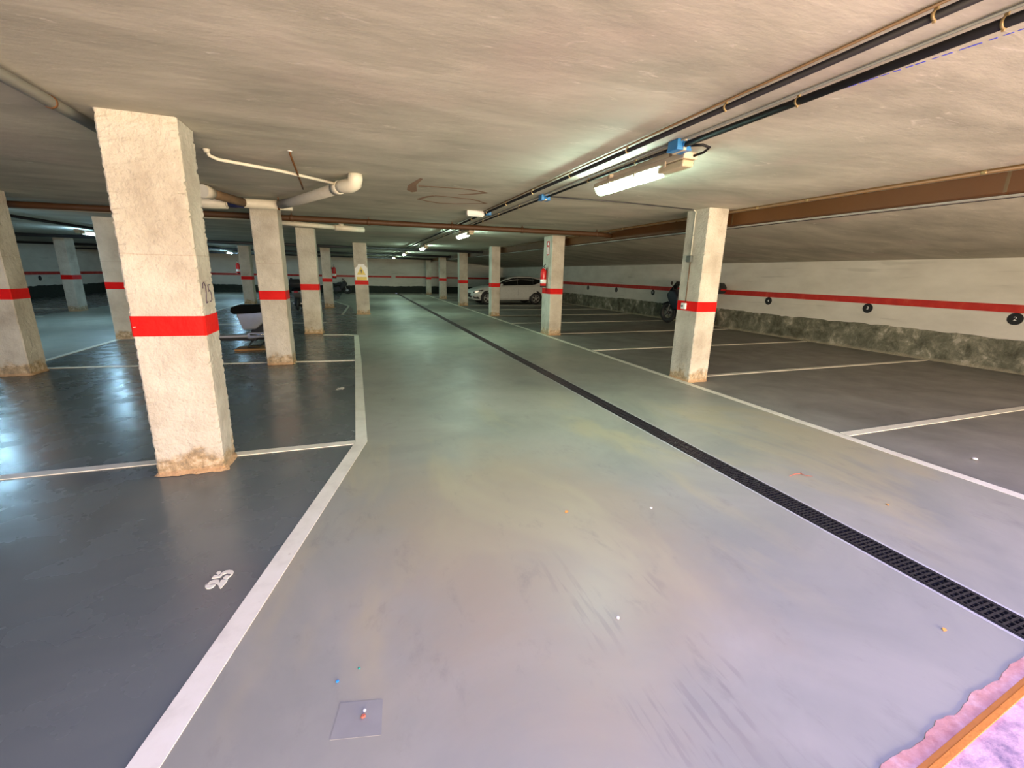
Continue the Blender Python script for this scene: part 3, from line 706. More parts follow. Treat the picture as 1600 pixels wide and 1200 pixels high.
bm = bmesh.new(); tube(bm, [(1.05, 0.52, -0.01), (1.05, 0.52, 0.085)], 0.05, 14); link('riser', bm, M_WPIPE, p)
p = thing('ceiling_pipe', 'beige pipe on the ceiling running into the top of the largest column', 'pipe', (-1.59, YN, 2.455))
bm = bmesh.new(); tube(bm, [(0, 0.02, 0), (0, 3.6, 0)], 0.033, 16); link('pipe', bm, M_GPIPE, p)
for y in (1.7, 3.05):
    bm = bmesh.new(); ring(bm, (0, y, 0), 0.037, 0.008, (0, 1, 0)); link('joint', bm, M_BROWN, p)
conduit('conduit', [(-6.5, 10.5, 2.47), (-6.1, 20, 2.47), (-6.0, 32, 2.47)], 0.03, M_CABLE, 'black conduit along the ceiling of the far left area', G1)

# ring stains and a blotch on the ceiling in front of the crossing pipe
def ceil_pt(u, v, z=H):
    d = [sum(R[i][k] * c for k, c in enumerate((u - 800, v - 600, 680))) for i in range(3)]
    t = (z - EYE) / d[2]; return (d[0] * t, d[1] * t)
def stain(pix, w):
    bm = bmesh.new(); P = [Vector(ceil_pt(*q)) for q in pix]
    for i in range(len(P) - 1):
        a, b = P[i], P[i+1]; t = (b - a).normalized(); n = Vector((-t.y, t.x)); wa = w * random.uniform(0.5, 1.3); 
        poly(bm, [tuple(a - n * w), tuple(b - n * wa), tuple(b + n * wa), tuple(a + n * w)], H - 0.001, H + 0.001)
    link('stain', bm, M_STAIN, ceiling)
Z = lambda x, y: (610 + x / 6.4, 260 + y / 6.4)
stain([Z(*q) for q in ((280,195),(380,200),(560,212),(700,222),(820,235),(900,250),(960,265),(900,270),(800,277),(680,280))], 0.028)
stain([Z(*q) for q in ((960,372),(880,345),(800,325),(700,315),(560,300),(440,292),(370,302),(280,326),(360,345),(480,365),(650,375),(820,372),(950,372))], 0.028)
bm = bmesh.new(); poly(bm, [ceil_pt(*Z(*q)) for q in ((165,235),(175,190),(215,165),(300,115),(325,125),(290,155),(260,185),(265,250),(215,258))], H - 0.001, H + 0.001); link('stain', bm, M_STAIN, ceiling)

# ------------------------------------------------------------------ numbered discs on the right wall
for (y, n, pos) in ((4.42, '2', 'rightmost, nearest the right edge of the photo'), (6.88, '3', 'between discs 2 and 4'), (9.52, '4', 'just right of the nearest right column'), (14.8, '5', 'just left of the dark motorbike'), (17.45, '6', 'left of disc 5'), (20.05, '7', 'farthest of the legible row')):
    d = thing('bay_number_disc', 'black disc numbered %s on the right wall, %s' % (n, pos), 'number disc', (XR, y, 0.955), 0, 'numbered discs on the wall')
    bm = bmesh.new(); lathe(bm, [(0.108, 0.0), (0.108, 0.006), (0.104, 0.010)], (0, 0, 0), (-1, 0, 0), 32); link('disc', bm, M_BLK, d)
    text_obj('number', n, 0.10, M_SIGNW, d, (-0.0115, 0, 0), (0, -1, 0), (0, 0, 1))
d = thing('bay_number_disc', 'single dark round disc on the far left wall below its red stripe', 'number disc', (XL, 27.3, 0.9)); bm = bmesh.new(); lathe(bm, [(0.12, 0.0), (0.12, 0.008)], (0, 0, 0), (1, 0, 0), 24); link('disc', bm, M_BLK, d)

# ------------------------------------------------------------------ extinguishers and signs
def extinguisher(loc, rz, label):
    t = thing('fire_extinguisher', label, 'fire extinguisher', loc, rz, 'wall-hung fire extinguishers')   # back against local x=0, sticks out to -x
    bm = bmesh.new(); lathe(bm, [(0.072, 0.0), (0.078, 0.01), (0.078, 0.36), (0.070, 0.40), (0.045, 0.43), (0.022, 0.445)], (-0.10, 0, 0), (0, 0, 1), 28); link('cylinder', bm, M_REDEXT, t)
    bm = bmesh.new(); lathe(bm, [(0.0795, 0.07), (0.0795, 0.17)], (-0.10, 0, 0), (0, 0, 1), 28); link('paper_label', bm, M_SIGNW, t)
    bm = bmesh.new(); lathe(bm, [(0.076, -0.03), (0.079, -0.02), (0.079, 0.012)], (-0.10, 0, 0), (0, 0, 1), 28); link('base_ring', bm, M_BLK, t)
    bm = bmesh.new(); lathe(bm, [(0.018, 0.44), (0.02, 0.47), (0.012, 0.50)], (-0.10, 0, 0), (0, 0, 1), 14); link('valve', bm, M_CHROME, t)
    bm = bmesh.new(); tube(bm, [(-0.10, 0.0, 0.49), (-0.10, -0.05, 0.52), (-0.10, -0.12, 0.545)], 0.008, 8); tube(bm, [(-0.10, -0.01, 0.475), (-0.10, -0.06, 0.475), (-0.10, -0.11, 0.45)], 0.007, 8); link('handle', bm, M_BLK, t)
    bm = bmesh.new(); tube(bm, [(-0.10, 0.01, 0.47), (-0.10, 0.08, 0.50), (-0.10, 0.115, 0.42), (-0.10, 0.10, 0.25), (-0.10, 0.085, 0.10)], 0.009, 8); link('hose', bm, M_BLK, t)
    bm = bmesh.new(); box(bm, -0.03, 0.0, -0.02, 0.02, 0.35, 0.43); link('wall_bracket', bm, M_BLK, t)
extinguisher((4.72, 10.70, 1.26), 0, 'red extinguisher with white label on the second right column')
extinguisher((-0.90, 20.30, 1.24), PI, 'dark red extinguisher on the right side of the slender left column')
extinguisher((-4.72, 22.75, 1.33), 0, 'small extinguisher on the dim distant column past the largest column')
# vertical red sign over the extinguisher
t = thing('extinguisher_sign', 'narrow vertical red and white sign high on the second right column', 'sign', (4.718, 10.68, 2.21))
link('plate', bx(-0.004, 0.0, -0.075, 0.075, -0.17, 0.17), M_SIGNR, t)
link('white_field', bx(-0.0055, -0.003, -0.035, 0.055, -0.15, 0.03), M_SIGNW, t)
text_obj('lettering', 'EXTINTOR', 0.055, M_SIGNR, t, (-0.0065, 0.01, -0.06), (0, 0, 1), (0, 1, 0), 0.0006)
bm = bmesh.new(); box(bm, -0.0062, -0.004, -0.03, 0.03, 0.07, 0.14); link('pictogram', bm, M_SIGNW, t)
# warning sign
t = thing('warning_sign', 'white arched warning sign with a yellow triangle and yellow strip', 'sign', (0.235, 16.895, 1.22))
out = [(-0.20, 0.0), (0.21, 0.0), (0.215, 0.44), (0.14, 0.50), (0.11, 0.56), (-0.09, 0.56), (-0.12, 0.48), (-0.215, 0.41)]
bm = bmesh.new(); extr(bm, out, 'xz', -0.006, 0.0); link('plate', bm, M_SIGNW, t)
bm = bmesh.new(); extr(bm, [(-0.15, 0.19), (0.15, 0.19), (0.0, 0.48)], 'xz', -0.008, -0.005); link('triangle', bm, M_YEL, t)
bm = bmesh.new(); extr(bm, [(-0.012, 0.25), (0.015, 0.25), (0.01, 0.31), (0.03, 0.31), (0.0, 0.40), (-0.025, 0.32), (-0.008, 0.32)], 'xz', -0.0095, -0.007); link('symbol', bm, M_DARK, t)
bm = bmesh.new(); extr(bm, [(-0.17, 0.0), (0.18, 0.0), (0.18, 0.12), (-0.17, 0.12)], 'xz', -0.008, -0.005); link('strip', bm, M_YEL, t)

# ------------------------------------------------------------------ car
def loft(bm, rings, close=False):
    V = [[bm.verts.new(p) for p in r] for r in rings]
    for a, b in zip(V, V[1:]):
        for i in range(len(a) - 1): bm.faces.new((a[i], a[i+1], b[i+1], b[i])).smooth = True
    bm.faces.new(V[0][::-1]); bm.faces.new(V[-1]); bmesh.ops.recalc_face_normals(bm, faces=bm.faces)
def interp(t, tab):
    for (a, va), (b, vb) in zip(tab, tab[1:]):
        if t <= b:
            f = (t - a) / (b - a); f = f * f * (3 - 2 * f) * 0.5 + f * 0.5; return va + (vb - va) * f
    return tab[-1][1]
def wheel(parent, c, r, w, side, tyre=M_BLK, rim=M_ALLOY, spokes=5, nm='wheel'):
    bm = bmesh.new(); lathe(bm, [(r * 0.62, -w/2), (r * 0.93, -w/2), (r, -w * 0.32), (r, w * 0.32), (r * 0.93, w/2), (r * 0.62, w/2)], c, (0, 1, 0), 36); o = link(nm, bm, tyre, parent)
    bm = bmesh.new(); cv = Vector(c); yo = side * (w/2 + 0.004)
    bmr = bmesh.ops.create_circle
    lathe(bm, [(r * 0.64, -0.005), (r * 0.64, 0.005)], (cv.x, cv.y + yo - side * 0.03, cv.z), (0, 1, 0), 32)
    rd = link('rim_well', bm, M_DARK, o)
    bm = bmesh.new()
    for k in range(spokes):
        a = 2 * PI * k / spokes + 0.3
        for da in (-0.13, 0.13):
            tube(bm, [(cv.x, cv.y + yo - side * 0.012, cv.z), (cv.x + r * 0.62 * math.cos(a + da), cv.y + yo - side * 0.012, cv.z + r * 0.62 * math.sin(a + da))], [0.022 * r / 0.31, 0.017 * r / 0.31], 6)
    lathe(bm, [(0.05 * r / 0.31, -0.018), (0.05 * r / 0.31, 0.018)], (cv.x, cv.y + yo - side * 0.008, cv.z), (0, 1, 0), 16)
    lathe(bm, [(r * 0.66, -0.01), (r * 0.66, 0.01), (r * 0.6, 0.012), (r * 0.6, -0.012), (r * 0.66, -0.01)], (cv.x, cv.y + yo - side * 0.012, cv.z), (0, 1, 0), 32, False)
    link('rim', bm, rim, o)
def hatchback(loc, rz, label, paint=M_CARW):
    # nose at local -x, side at -y faces the lane
    t = thing('car', label, 'car', loc, rz)
    L = 4.27
    top = [(-2.13, 0.50), (-2.08, 0.62), (-1.95, 0.74), (-1.5, 0.86), (-1.0, 0.95), (-0.6, 0.98), (1.6, 1.02), (1.95, 1.02), (2.08, 0.92), (2.14, 0.62)]
    wid = [(-2.13, 0.58), (-2.0, 0.76), (-1.7, 0.86), (-1.2, 0.90), (0, 0.91), (1.3, 0.90), (1.9, 0.82), (2.14, 0.66)]
    bot = [(-2.13, 0.28), (-1.9, 0.20), (0, 0.20), (1.8, 0.22), (2.14, 0.34)]
    rings = []
    for k in range(61):
        x = -2.13 + 4.27 * k / 60
        tz, w, b = interp(x, top), interp(x, wid), interp(x, bot)
        for cxw in (-1.32, 1.33):
            pass
        prof = [(0, b), (0.80, b), (0.94, b + 0.03), (0.985, b + 0.16), (1.0, (b + tz) / 2), (0.985, tz - 0.16), (0.93, tz - 0.05), (0.84, tz - 0.01), (0.5, tz + 0.012), (0, tz + 0.02)]
        right = [(x, -w * a, z) for a, z in prof]; left = [(x, w * a, z) for a, z in prof[::-1]][1:]
        rings.append(right + left)
    bm = bmesh.new(); loft(bm, rings)
    body = link('body', bm, paint, t)
    # greenhouse
    ght = [(-1.05, 0.90), (-0.75, 1.06), (-0.3, 1.30), (0.1, 1.42), (0.5, 1.455), (1.1, 1.44), (1.6, 1.38), (1.85, 1.28), (2.02, 1.06), (2.07, 0.95)]
    gw = [(-1.05, 0.74), (0, 0.80), (1.2, 0.79), (2.07, 0.66)]
    rings = []
    for k in range(45):
        x = -1.05 + 3.12 * k / 44; tz, w = interp(x, ght), interp(x, gw); zb = 0.86
        h = tz - zb
        prof = [(1.06, zb), (1.0, zb + h * 0.25), (0.90, zb + h * 0.7), (0.84, zb + h * 0.88), (0.74, zb + h * 0.965), (0.4, tz), (0, tz + 0.004)]
        right = [(x, -w * a, z) for a, z in prof]; left = [(x, w * a, z) for a, z in prof[::-1]][1:]
        rings.append(right + left)
    bm = bmesh.new(); loft(bm, rings); link('roof', bm, paint, t)
    # side windows: one dark band that narrows at both ends, split by pillars
    def sidewin(x0, x1, s):
        bm = bmesh.new(); lo, hi = [], []
        n = 14
        for k in range(n + 1):
            x = x0 + (x1 - x0) * k / n; tz, w = interp(x, ght), interp(x, gw); zb = 0.86; h = tz - zb
            zl = 0.965 + 0.05 * max(0, (x + 0.2)) / 1.6; zl = min(zl, zb + h * 0.75)
            zh = min(zb + h * 0.86, 1.36); 
            if x > 1.25: zl = zl + (x - 1.25) * 0.30; zh -= max(0, x - 1.25) * 0.08
            if zh < zl + 0.004: zh = zl + 0.004
            def yy(z):
                f = (z - zb) / h
                return w * (1.06 - 0.24 * f) if f < 0.25 else (w * (1.0 - 0.222 * (f - 0.25)) if f < 0.7 else w * (0.90 - 0.333 * (f - 0.7)))
            lo.append((x, s * (yy(zl) + 0.006), zl)); hi.append((x, s * (yy(zh) + 0.008), zh))
        mid = [(a[0], (a[1] + b[1]) / 2 + s * 0.004, (a[2] + b[2]) / 2) for a, b in zip(lo, hi)]
        V = [[bm.verts.new(p) for p in r] for r in (lo, mid, hi)]
        for a, b in zip(V, V[1:]):
            for i in range(n): bm.faces.new((a[i], a[i+1], b[i+1], b[i])).smooth = True
        link('side_window', bm, M_GLASSD, t)
    for s in (-1, 1):
        sidewin(-0.72, 0.318, s); sidewin(0.322, 1.198, s); sidewin(1.202, 1.72, s)
    # windscreen and rear window
    for nm, xa, xb in (('windscreen', -0.98, -0.12), ('rear_window', 1.80, 2.02)):
        bm = bmesh.new(); rows = []
        for k in range(9):
            x = xa + (xb - xa) * k / 8; tz, w = interp(x, ght), interp(x, gw)
            rows.append([bm.verts.new((x - (0.008 if xa < 0 else -0.01), w * a, tz + 0.010)) for a in (-0.72, -0.4, 0, 0.4, 0.72)])
        for a, b in zip(rows, rows[1:]):
            for i in range(4): bm.faces.new((a[i], a[i+1], b[i+1], b[i])).smooth = True
        link(nm, bm, M_GLASSD, t)
    for x in (-1.32, 1.32):
        for s in (-1, 1):
            yb = s * interp(x, wid)
            bm = bmesh.new(); lathe(bm, [(0.365, -0.05), (0.365, 0.006)], (x, yb * 0.985, 0.345), (0, s, 0), 36); 
            for v in bm.verts:
                if v.co.z < 0.20: v.co.z = 0.20
            link('wheel_arch', bm, M_BLK, t)
            wheel(t, (x, yb - s * 0.085, 0.315), 0.315, 0.20, s, spokes=5)
    for s in (-1, 1):
        bm = bmesh.new(); w = 0.80
        pts = [(-2.06, 0.60), (-1.92, 0.58), (-1.62, 0.67), (-1.52, 0.735), (-1.75, 0.725), (-1.98, 0.67)]
        A_ = []
        for d in (0.0, 0.02):
            A_.append([bm.verts.new((x - d * 0.2, s * (interp(x, wid) * 0.975 + d), z)) for x, z in pts])
        bm.faces.new(A_[1]); 
        for i in range(6): bm.faces.new((A_[0][i], A_[0][(i+1) % 6], A_[1][(i+1) % 6], A_[1][i]))
        hl = link('headlight', bm, M_GLASSD, t)
        bm = bmesh.new(); lathe(bm, [(0.035, 0), (0.03, 0.025)], (-1.97, s * interp(-1.97, wid) * 0.985, 0.635), (-0.3, s, 0), 12); link('lamp_lens', bm, M_LAMPC, hl)
        bm = bmesh.new(); box(bm, 1.86, 2.06, s * 0.80 - 0.05, s * 0.80 + 0.02, 0.80, 0.93); bevel(bm, 0.02); link('tail_light', bm, M_TAIL, t)
        for x in (0.14, 1.02):
            bm = bmesh.new(); tube(bm, [(x - 0.09, s * 0.905, 0.80), (x, s * 0.935, 0.805), (x + 0.09, s * 0.905, 0.80)], 0.013, 8); link('door_handle', bm, M_ALLOY, t)
        bm = bmesh.new(); tube(bm, [(-0.60, s * 0.86, 0.97), (-0.62, s * 0.98, 1.0), (-0.60, s * 1.03, 1.03)], [0.03, 0.07, 0.05], 10); link('mirror', bm, paint, t)
        bm = bmesh.new(); extr(bm, [(-2.02, 0.30), (-1.72, 0.28), (-1.80, 0.38), (-2.02, 0.44)], 'xz', s * 0.76, s * 0.80)
        mapped(bm, lambda c, s=s: (c.x, s * (interp(c.x, wid) * 0.975 + (0.012 if abs(c.y) > 0.78 else -0.02)), c.z)); link('fog_grille', bm, M_BLK, t)
    bm = bmesh.new(); box(bm, -2.145, -2.10, -0.45, 0.45, 0.42, 0.56); link('grille', bm, M_BLK, t)
    for x in (-0.68, 0.32, 1.2):
        bm = bmesh.new(); w = interp(x, wid)
        tube(bm, [(x, -w * 0.965, 0.30), (x, -w * 1.003, 0.58), (x + 0.01, -w * 0.985, 0.84)], 0.004, 6); link('door_seam', bm, M_DARK, t)
    return t
hatchback((7.68, 22.66, 0), math.radians(0), 'white five-door hatchback parked on the right behind the columns')

# ------------------------------------------------------------------ two-wheelers
def torus(bm, c, R_, r, seg=32, s2=10):
    c = Vector(c); V = []
    for i in range(seg):
        a = 2 * PI * i / seg
        V.append([bm.verts.new(c + Vector(((R_ + r * math.cos(b)) * math.cos(a), r * 0.9 * math.sin(b), (R_ + r * math.cos(b)) * math.sin(a)))) for b in [2 * PI * j / s2 for j in range(s2)]])
    for i in range(seg):
        for j in range(s2): bm.faces.new((V[i][j], V[i][(j+1) % s2], V[(i+1) % seg][(j+1) % s2], V[(i+1) % seg][j])).smooth = True
    bmesh.ops.recalc_face_normals(bm, faces=bm.faces)
def shell(pts, w, bev=0.03, plane='xz'):
    """side outline extruded to half-width w both ways, edges rounded"""
    bm = bmesh.new(); extr(bm, pts, 'xz', -w, w); bmesh.ops.bevel(bm, geom=[e for e in bm.edges], offset=bev, segments=3, affect='EDGES', profile=0.6)
    for f in bm.faces: f.smooth = True
    return bm
def motorbike(loc, rz, label, paint, topcase=False):
    t = thing('motorbike', label, 'motorbike', loc, rz)   # front at -x
    for x, nm in ((-0.72, 'front_wheel'), (0.70, 'rear_wheel')):
        bm = bmesh.new(); torus(bm, (x, 0, 0.31), 0.245, 0.066); o = link(nm, bm, M_BLK, t)
        bm = bmesh.new(); torus(bm, (x, 0, 0.31), 0.185, 0.018, 24, 6)
        for k in range(5):
            a = 2 * PI * k / 5; tube(bm, [(x, 0, 0.31), (x + 0.18 * math.cos(a), 0, 0.31 + 0.18 * math.sin(a))], 0.014, 6)
        lathe(bm, [(0.05, -0.06), (0.05, 0.06)], (x, 0, 0.31), (0, 1, 0), 14); link('rim', bm, M_DARK, o)
        bm = bmesh.new(); lathe(bm, [(0.10, -0.004), (0.10, 0.004)], (x, 0.075, 0.31), (0, 1, 0), 20); link('brake_disc', bm, M_ALLOY, o)
    for s in (-0.095, 0.095):
        bm = bmesh.new(); tube(bm, [(-0.72, s, 0.31), (-0.50, s, 0.88)], 0.022, 10); link('fork', bm, M_ALLOY, t)
        bm = bmesh.new(); tube(bm, [(0.12, s, 0.34), (0.70, s, 0.31)], 0.022, 8); link('swingarm', bm, M_DARK, t)
    link('engine', shell([(-0.32, 0.22), (0.22, 0.20), (0.28, 0.48), (0.0, 0.60), (-0.30, 0.55)], 0.16), M_DARK, t)
    link('fuel_tank', shell([(-0.42, 0.72), (-0.30, 0.62), (0.10, 0.66), (0.12, 0.78), (-0.08, 0.93), (-0.34, 0.95)], 0.14, 0.05), paint, t)
    link('seat', shell([(0.05, 0.76), (0.75, 0.82), (0.80, 0.90), (0.45, 0.90), (0.20, 0.82), (0.05, 0.84)], 0.13, 0.03), M_SEAT, t)
    link('tail', shell([(0.10, 0.62), (0.70, 0.74), (0.90, 0.84), (0.88, 0.90), (0.60, 0.84), (0.12, 0.78)], 0.11, 0.03), paint, t)
    link('fairing', shell([(-0.62, 0.62), (-0.42, 0.40), (-0.20, 0.42), (-0.30, 0.80), (-0.44, 1.02), (-0.62, 1.00), (-0.74, 0.86)], 0.19, 0.06), paint, t)
    link('windscreen', shell([(-0.66, 0.98), (-0.62, 0.98), (-0.40, 1.24), (-0.43, 1.25)], 0.14, 0.008), M_GLASSD, t)
    link('front_mudguard', shell([(-0.98, 0.56), (-0.74, 0.655), (-0.46, 0.54), (-0.48, 0.52), (-0.74, 0.62), (-0.96, 0.53)], 0.075, 0.008), paint, t)
    bm = bmesh.new(); tube(bm, [(-0.36, -0.36, 1.03), (-0.44, -0.18, 1.02), (-0.47, 0, 1.0), (-0.44, 0.18, 1.02), (-0.36, 0.36, 1.03)], 0.016, 8); link('handlebar', bm, M_BLK, t)
    for s in (-1, 1):
        bm = bmesh.new(); tube(bm, [(-0.44, s * 0.22, 1.03), (-0.46, s * 0.32, 1.18)], 0.008, 6); lathe(bm, [(0.045, -0.012), (0.055, 0.0), (0.045, 0.012)], (-0.46, s * 0.33, 1.20), (1, 0, 0), 12); link('mirror', bm, M_BLK, t)
    bm = bmesh.new(); lathe(bm, [(0.07, 0), (0.055, 0.02)], (-0.735, 0, 0.86), (-1, 0, 0.1), 16); link('headlight', bm, M_LAMPC, t)
    link('tail_light', bx(0.885, 0.91, -0.06, 0.06, 0.83, 0.89, 0.008), M_TAIL, t)
    bm = bmesh.new(); tube(bm, [(-0.2, -0.14, 0.28), (0.2, -0.17, 0.24), (0.42, -0.18, 0.30), (0.82, -0.18, 0.42)], [0.02, 0.025, 0.045, 0.045], 12); link('exhaust', bm, M_ALLOY, t)
    bm = bmesh.new(); tube(bm, [(0.05, -0.12, 0.24), (0.10, -0.27, 0.01)], 0.011, 6); link('side_stand', bm, M_DARK, t)
    if topcase:
        link('top_case', shell([(0.72, 0.93), (1.08, 0.95), (1.12, 1.12), (1.02, 1.24), (0.76, 1.24), (0.68, 1.10)], 0.20, 0.05), M_BLK, t)
        link('reflector', bx(1.10, 1.125, -0.12, 0.12, 1.03, 1.08, 0.005), M_TAIL, t)
    return t
def scooter(loc, rz, label, paint, topcase=False):
    t = thing('scooter', label, 'scooter', loc, rz)    # front at -x, rear wheel at +x
    F = -0.17
    for x, nm in ((-0.64 + F, 'front_wheel'), (0.64, 'rear_wheel')):
        bm = bmesh.new(); torus(bm, (x, 0, 0.235), 0.175, 0.055); o = link(nm, bm, M_BLK, t)
        bm = bmesh.new(); lathe(bm, [(0.125, -0.03), (0.13, 0.0), (0.125, 0.03)], (x, 0, 0.235), (0, 1, 0), 24); link('rim', bm, M_ALLOY, o)
    link('floorboard', shell([(-0.60, 0.245), (0.12, 0.245), (0.16, 0.30), (-0.60, 0.285), (-0.70, 0.34), (-0.72, 0.31)], 0.17, 0.012), M_SILVER, t)
    link('underside', shell([(-0.45, 0.19), (0.26, 0.17), (0.30, 0.26), (-0.45, 0.245)], 0.12, 0.012), M_BLK, t)
    link('leg_shield', shell([(x + F, z) for x, z in [(-0.52, 0.30), (-0.46, 0.30), (-0.38, 0.84), (-0.44, 0.92), (-0.52, 0.88), (-0.56, 0.5)]], 0.19, 0.02), paint, t)
    link('front_mudguard', shell([(x + F, z) for x, z in [(-0.88, 0.36), (-0.66, 0.48), (-0.44, 0.40), (-0.44, 0.37), (-0.66, 0.44), (-0.86, 0.32)]], 0.07, 0.01), paint, t)
    for s in (-0.075, 0.075):
        bm = bmesh.new(); tube(bm, [(-0.64 + F, s, 0.235), (-0.50 + F, s, 0.62)], 0.018, 8); link('fork', bm, M_DARK, t)
    # body: pale flank narrowing backwards under the seat
    link('body_panel', shell([(-0.02, 0.70), (0.02, 0.52), (0.06, 0.40), (0.28, 0.40), (0.42, 0.52), (0.80, 0.68), (0.86, 0.76), (0.40, 0.735)], 0.15, 0.02), paint, t)
    link('seat', shell([(-0.12, 0.74), (-0.07, 0.69), (0.30, 0.69), (0.80, 0.75), (0.86, 0.81), (0.55, 0.87), (0.00, 0.86), (-0.10, 0.82)], 0.15, 0.03), M_SEAT, t)
    link('engine', shell([(0.18, 0.20), (0.62, 0.17), (0.76, 0.26), (0.62, 0.48), (0.30, 0.52), (0.18, 0.36)], 0.11, 0.03), M_BLK, t)
    link('engine_cover', shell([(0.10, 0.235), (0.16, 0.21), (0.56, 0.255), (0.72, 0.25), (0.72, 0.32), (0.54, 0.345), (0.16, 0.345), (0.10, 0.30)], 0.165, 0.02), M_ALLOY, t)
    bm = bmesh.new(); tube(bm, [(0.18, -0.175, 0.30), (0.5, -0.178, 0.305)], 0.018, 8); link('trim_bar', bm, M_CHROME, t)
    bm = bmesh.new(); tube(bm, [(-0.30 + F, -0.32, 1.0), (-0.38 + F, -0.14, 1.0), (-0.42 + F, 0, 0.97), (-0.38 + F, 0.14, 1.0), (-0.30 + F, 0.32, 1.0)], 0.017, 8); link('handlebar', bm, M_BLK, t)
    link('handlebar_cowl', shell([(x + F, z) for x, z in [(-0.52, 0.90), (-0.36, 0.86), (-0.32, 1.0), (-0.42, 1.06), (-0.54, 1.0)]], 0.11, 0.03), paint, t)
    bm = bmesh.new(); lathe(bm, [(0.06, 0), (0.05, 0.02)], (-0.535 + F, 0, 0.96), (-1, 0, 0.1), 14); link('headlight', bm, M_LAMPC, t)
    for s in (-1, 1):
        bm = bmesh.new(); tube(bm, [(-0.36 + F, s * 0.2, 1.0), (-0.38 + F, s * 0.28, 1.16)], 0.007, 6); lathe(bm, [(0.045, -0.008), (0.045, 0.008)], (-0.38 + F, s * 0.29, 1.18), (1, 0, 0), 12); link('mirror', bm, M_BLK, t)
    link('tail_light', bx(0.85, 0.885, -0.07, 0.07, 0.70, 0.77, 0.008), M_TAIL, t)
    bm = bmesh.new()
    for s in (-1, 1): tube(bm, [(0.20, s * 0.09, 0.20), (0.10, s * 0.13, 0.045), (0.16, s * 0.14, 0.040), (0.30, s * 0.13, 0.045), (0.44, s * 0.09, 0.18)], 0.013, 6)
    link('centre_stand', bm, M_BLK, t)
    if topcase: link('top_case', shell([(0.55, 0.89), (0.95, 0.89), (1.0, 1.05), (0.92, 1.2), (0.62, 1.2), (0.53, 1.05)], 0.20, 0.05), M_BLK, t)
    return t
scooter((-2.16, 9.80, 0.0), 0, 'black-seated silver scooter between the largest and second columns, facing left', M_SILVER)
tag(link('wood_plank', bx(-2.26, -1.72, 9.54, 9.94, 0.003, 0.035, 0.004), M_WOOD), 'worn brown plank lying under the scooter centre stand', 'plank')
mb = motorbike((10.85, 12.55, 0), math.radians(0), 'dark motorbike with top case parked against the right wall behind the nearest right column', M_NAVY, True)
mb.location = (10.50, 12.0, 0)
mb.rotation_euler = (0, 0, math.radians(-76))
mb.scale = (1.05, 1.05, 1.14)
s2 = scooter((-2.12, 19.35, 0.0), math.radians(-90), 'silver-tailed scooter seen in the gap between second and third left columns', M_SILVER, True)
motorbike((-1.15, 32.3, 0), math.radians(170), 'black motorbike at the end wall beside the slender distant column', M_BLK).scale = (0.9, 0.9, 0.82)
motorbike((-6.75, 21.2, 0), math.radians(205), 'dark motorbike far behind the right edge of the largest column', M_DARK)

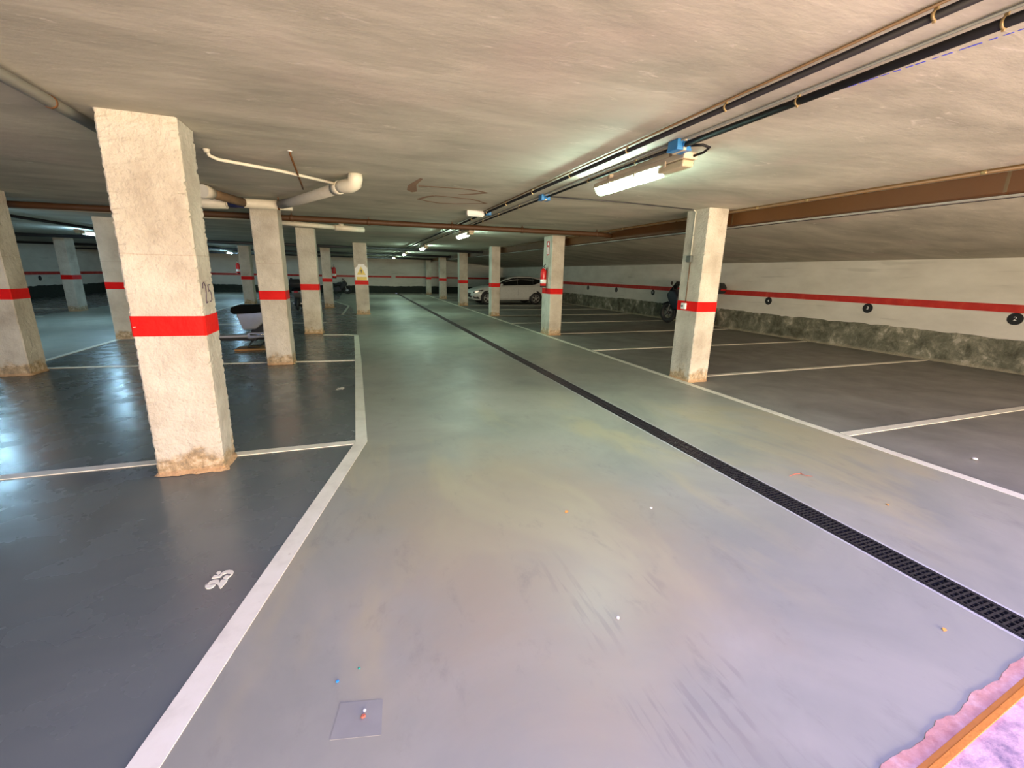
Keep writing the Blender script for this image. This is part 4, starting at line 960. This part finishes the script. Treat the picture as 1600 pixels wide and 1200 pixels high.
# ------------------------------------------------------------------ small litter on the lane floor
def pebble(name, x, y, r, mat, label, cat, flat=0.5, z=0.003):
    bm = bmesh.new(); bmesh.ops.create_icosphere(bm, subdivisions=2, radius=r)
    rnd = random.Random(int(x * 1000))
    for v in bm.verts: v.co = v.co * rnd.uniform(0.85, 1.15); v.co.z *= flat
    mz = min(v.co.z for v in bm.verts)
    for v in bm.verts: v.co.z -= mz
    o = link(name, bm, mat); o.location = (x, y, z); tag(o, label, cat)
def leaf(x, y, a, s, label):
    bm = bmesh.new(); n = 8; L_, R2 = [], []
    for i in range(n + 1):
        f = i / n; w = s * 0.28 * math.sin(PI * f) ** 0.7; zc = s * 0.10 * math.sin(PI * f) + 0.002
        L_.append(bm.verts.new((s * (f - 0.5), w, zc + w * 0.4))); R2.append(bm.verts.new((s * (f - 0.5), -w, zc)))
    for i in range(n):
        f = bm.faces.new((R2[i], R2[i+1], L_[i+1], L_[i]))
    ex = bmesh.ops.extrude_face_region(bm, geom=list(bm.faces))
    for v in [e for e in ex['geom'] if isinstance(e, bmesh.types.BMVert)]: v.co.z -= 0.0015
    bmesh.ops.remove_doubles(bm, verts=bm.verts, dist=0.0002)
    mz = min(v.co.z for v in bm.verts)
    for v in bm.verts: v.co.z -= mz
    o = link('dry_leaf', bm, M_LEAF); o.location = (x, y, 0.0035); o.rotation_euler = (0, 0, a); tag(o, label, 'leaf')
leaf(1.25, 2.35, 0.5, 0.035, 'small orange dry leaf on the lane left of the drain')
leaf(2.46, 0.90, 0.2, 0.028, 'brown dry leaf near the door sill at lower right')
leaf(2.60 + 0.9, 1.75, 1.0, 0.03, 'small orange leaf on the lane right of the drain')
pebble('blue_bead', -0.16, 1.49, 0.0065, M_BLUEB, 'bright blue bead-like speck on the lane near the slanted line', 'bead')
pebble('green_bead', -0.08, 1.525, 0.005, M_GREENB, 'dark green speck beside the bright blue one', 'bead')
pebble('white_pebble', 1.06, 1.43, 0.0085, M_PAPER, 'small white pebble among the tyre marks', 'pebble')
pebble('white_pebble', 1.83, 2.22, 0.009, M_PAPER, 'tiny white pebble on the lane beside the drain', 'pebble')
pebble('white_pebble', 5.2, 2.05, 0.02, M_PAPER, 'pale scrap in the dark bay at the right edge', 'pebble')
tx, ty = floor_pt(1250, 742)
bm = bmesh.new(); tube(bm, [(-0.12, 0.0, 0.004), (-0.05, 0.012, 0.006), (0.0, 0.0, 0.009), (0.05, 0.03, 0.006)], [0.002, 0.0035, 0.003, 0.0015], 6); tube(bm, [(0.0, 0.0, 0.009), (0.015, -0.04, 0.006), (0.06, -0.06, 0.004)], [0.003, 0.002, 0.001], 6)
o = link('twig', bm, M_REDBR); o.location = (tx, ty, 0.003); tag(o, 'little forked reddish twig on the lane between drain and right line', 'twig')
px_, py_ = floor_pt(568, 1122)
pebble('brick_crumb', px_, py_, 0.009, M_REDBR, 'red-brown crumb on the pale square floor patch', 'crumb', z=0.005)
pebble('white_pebble', px_ + 0.004, py_ + 0.022, 0.006, M_PAPER, 'white crumb touching the red-brown crumb on the floor patch', 'crumb', z=0.005)
bm = bmesh.new(); poly(bm, [floor_pt(*q) for q in ((515, 1158), (532, 1100), (598, 1094), (596, 1150))], 0.0, 0.0042); link('floor_patch', bm, M_PATCH, floor)
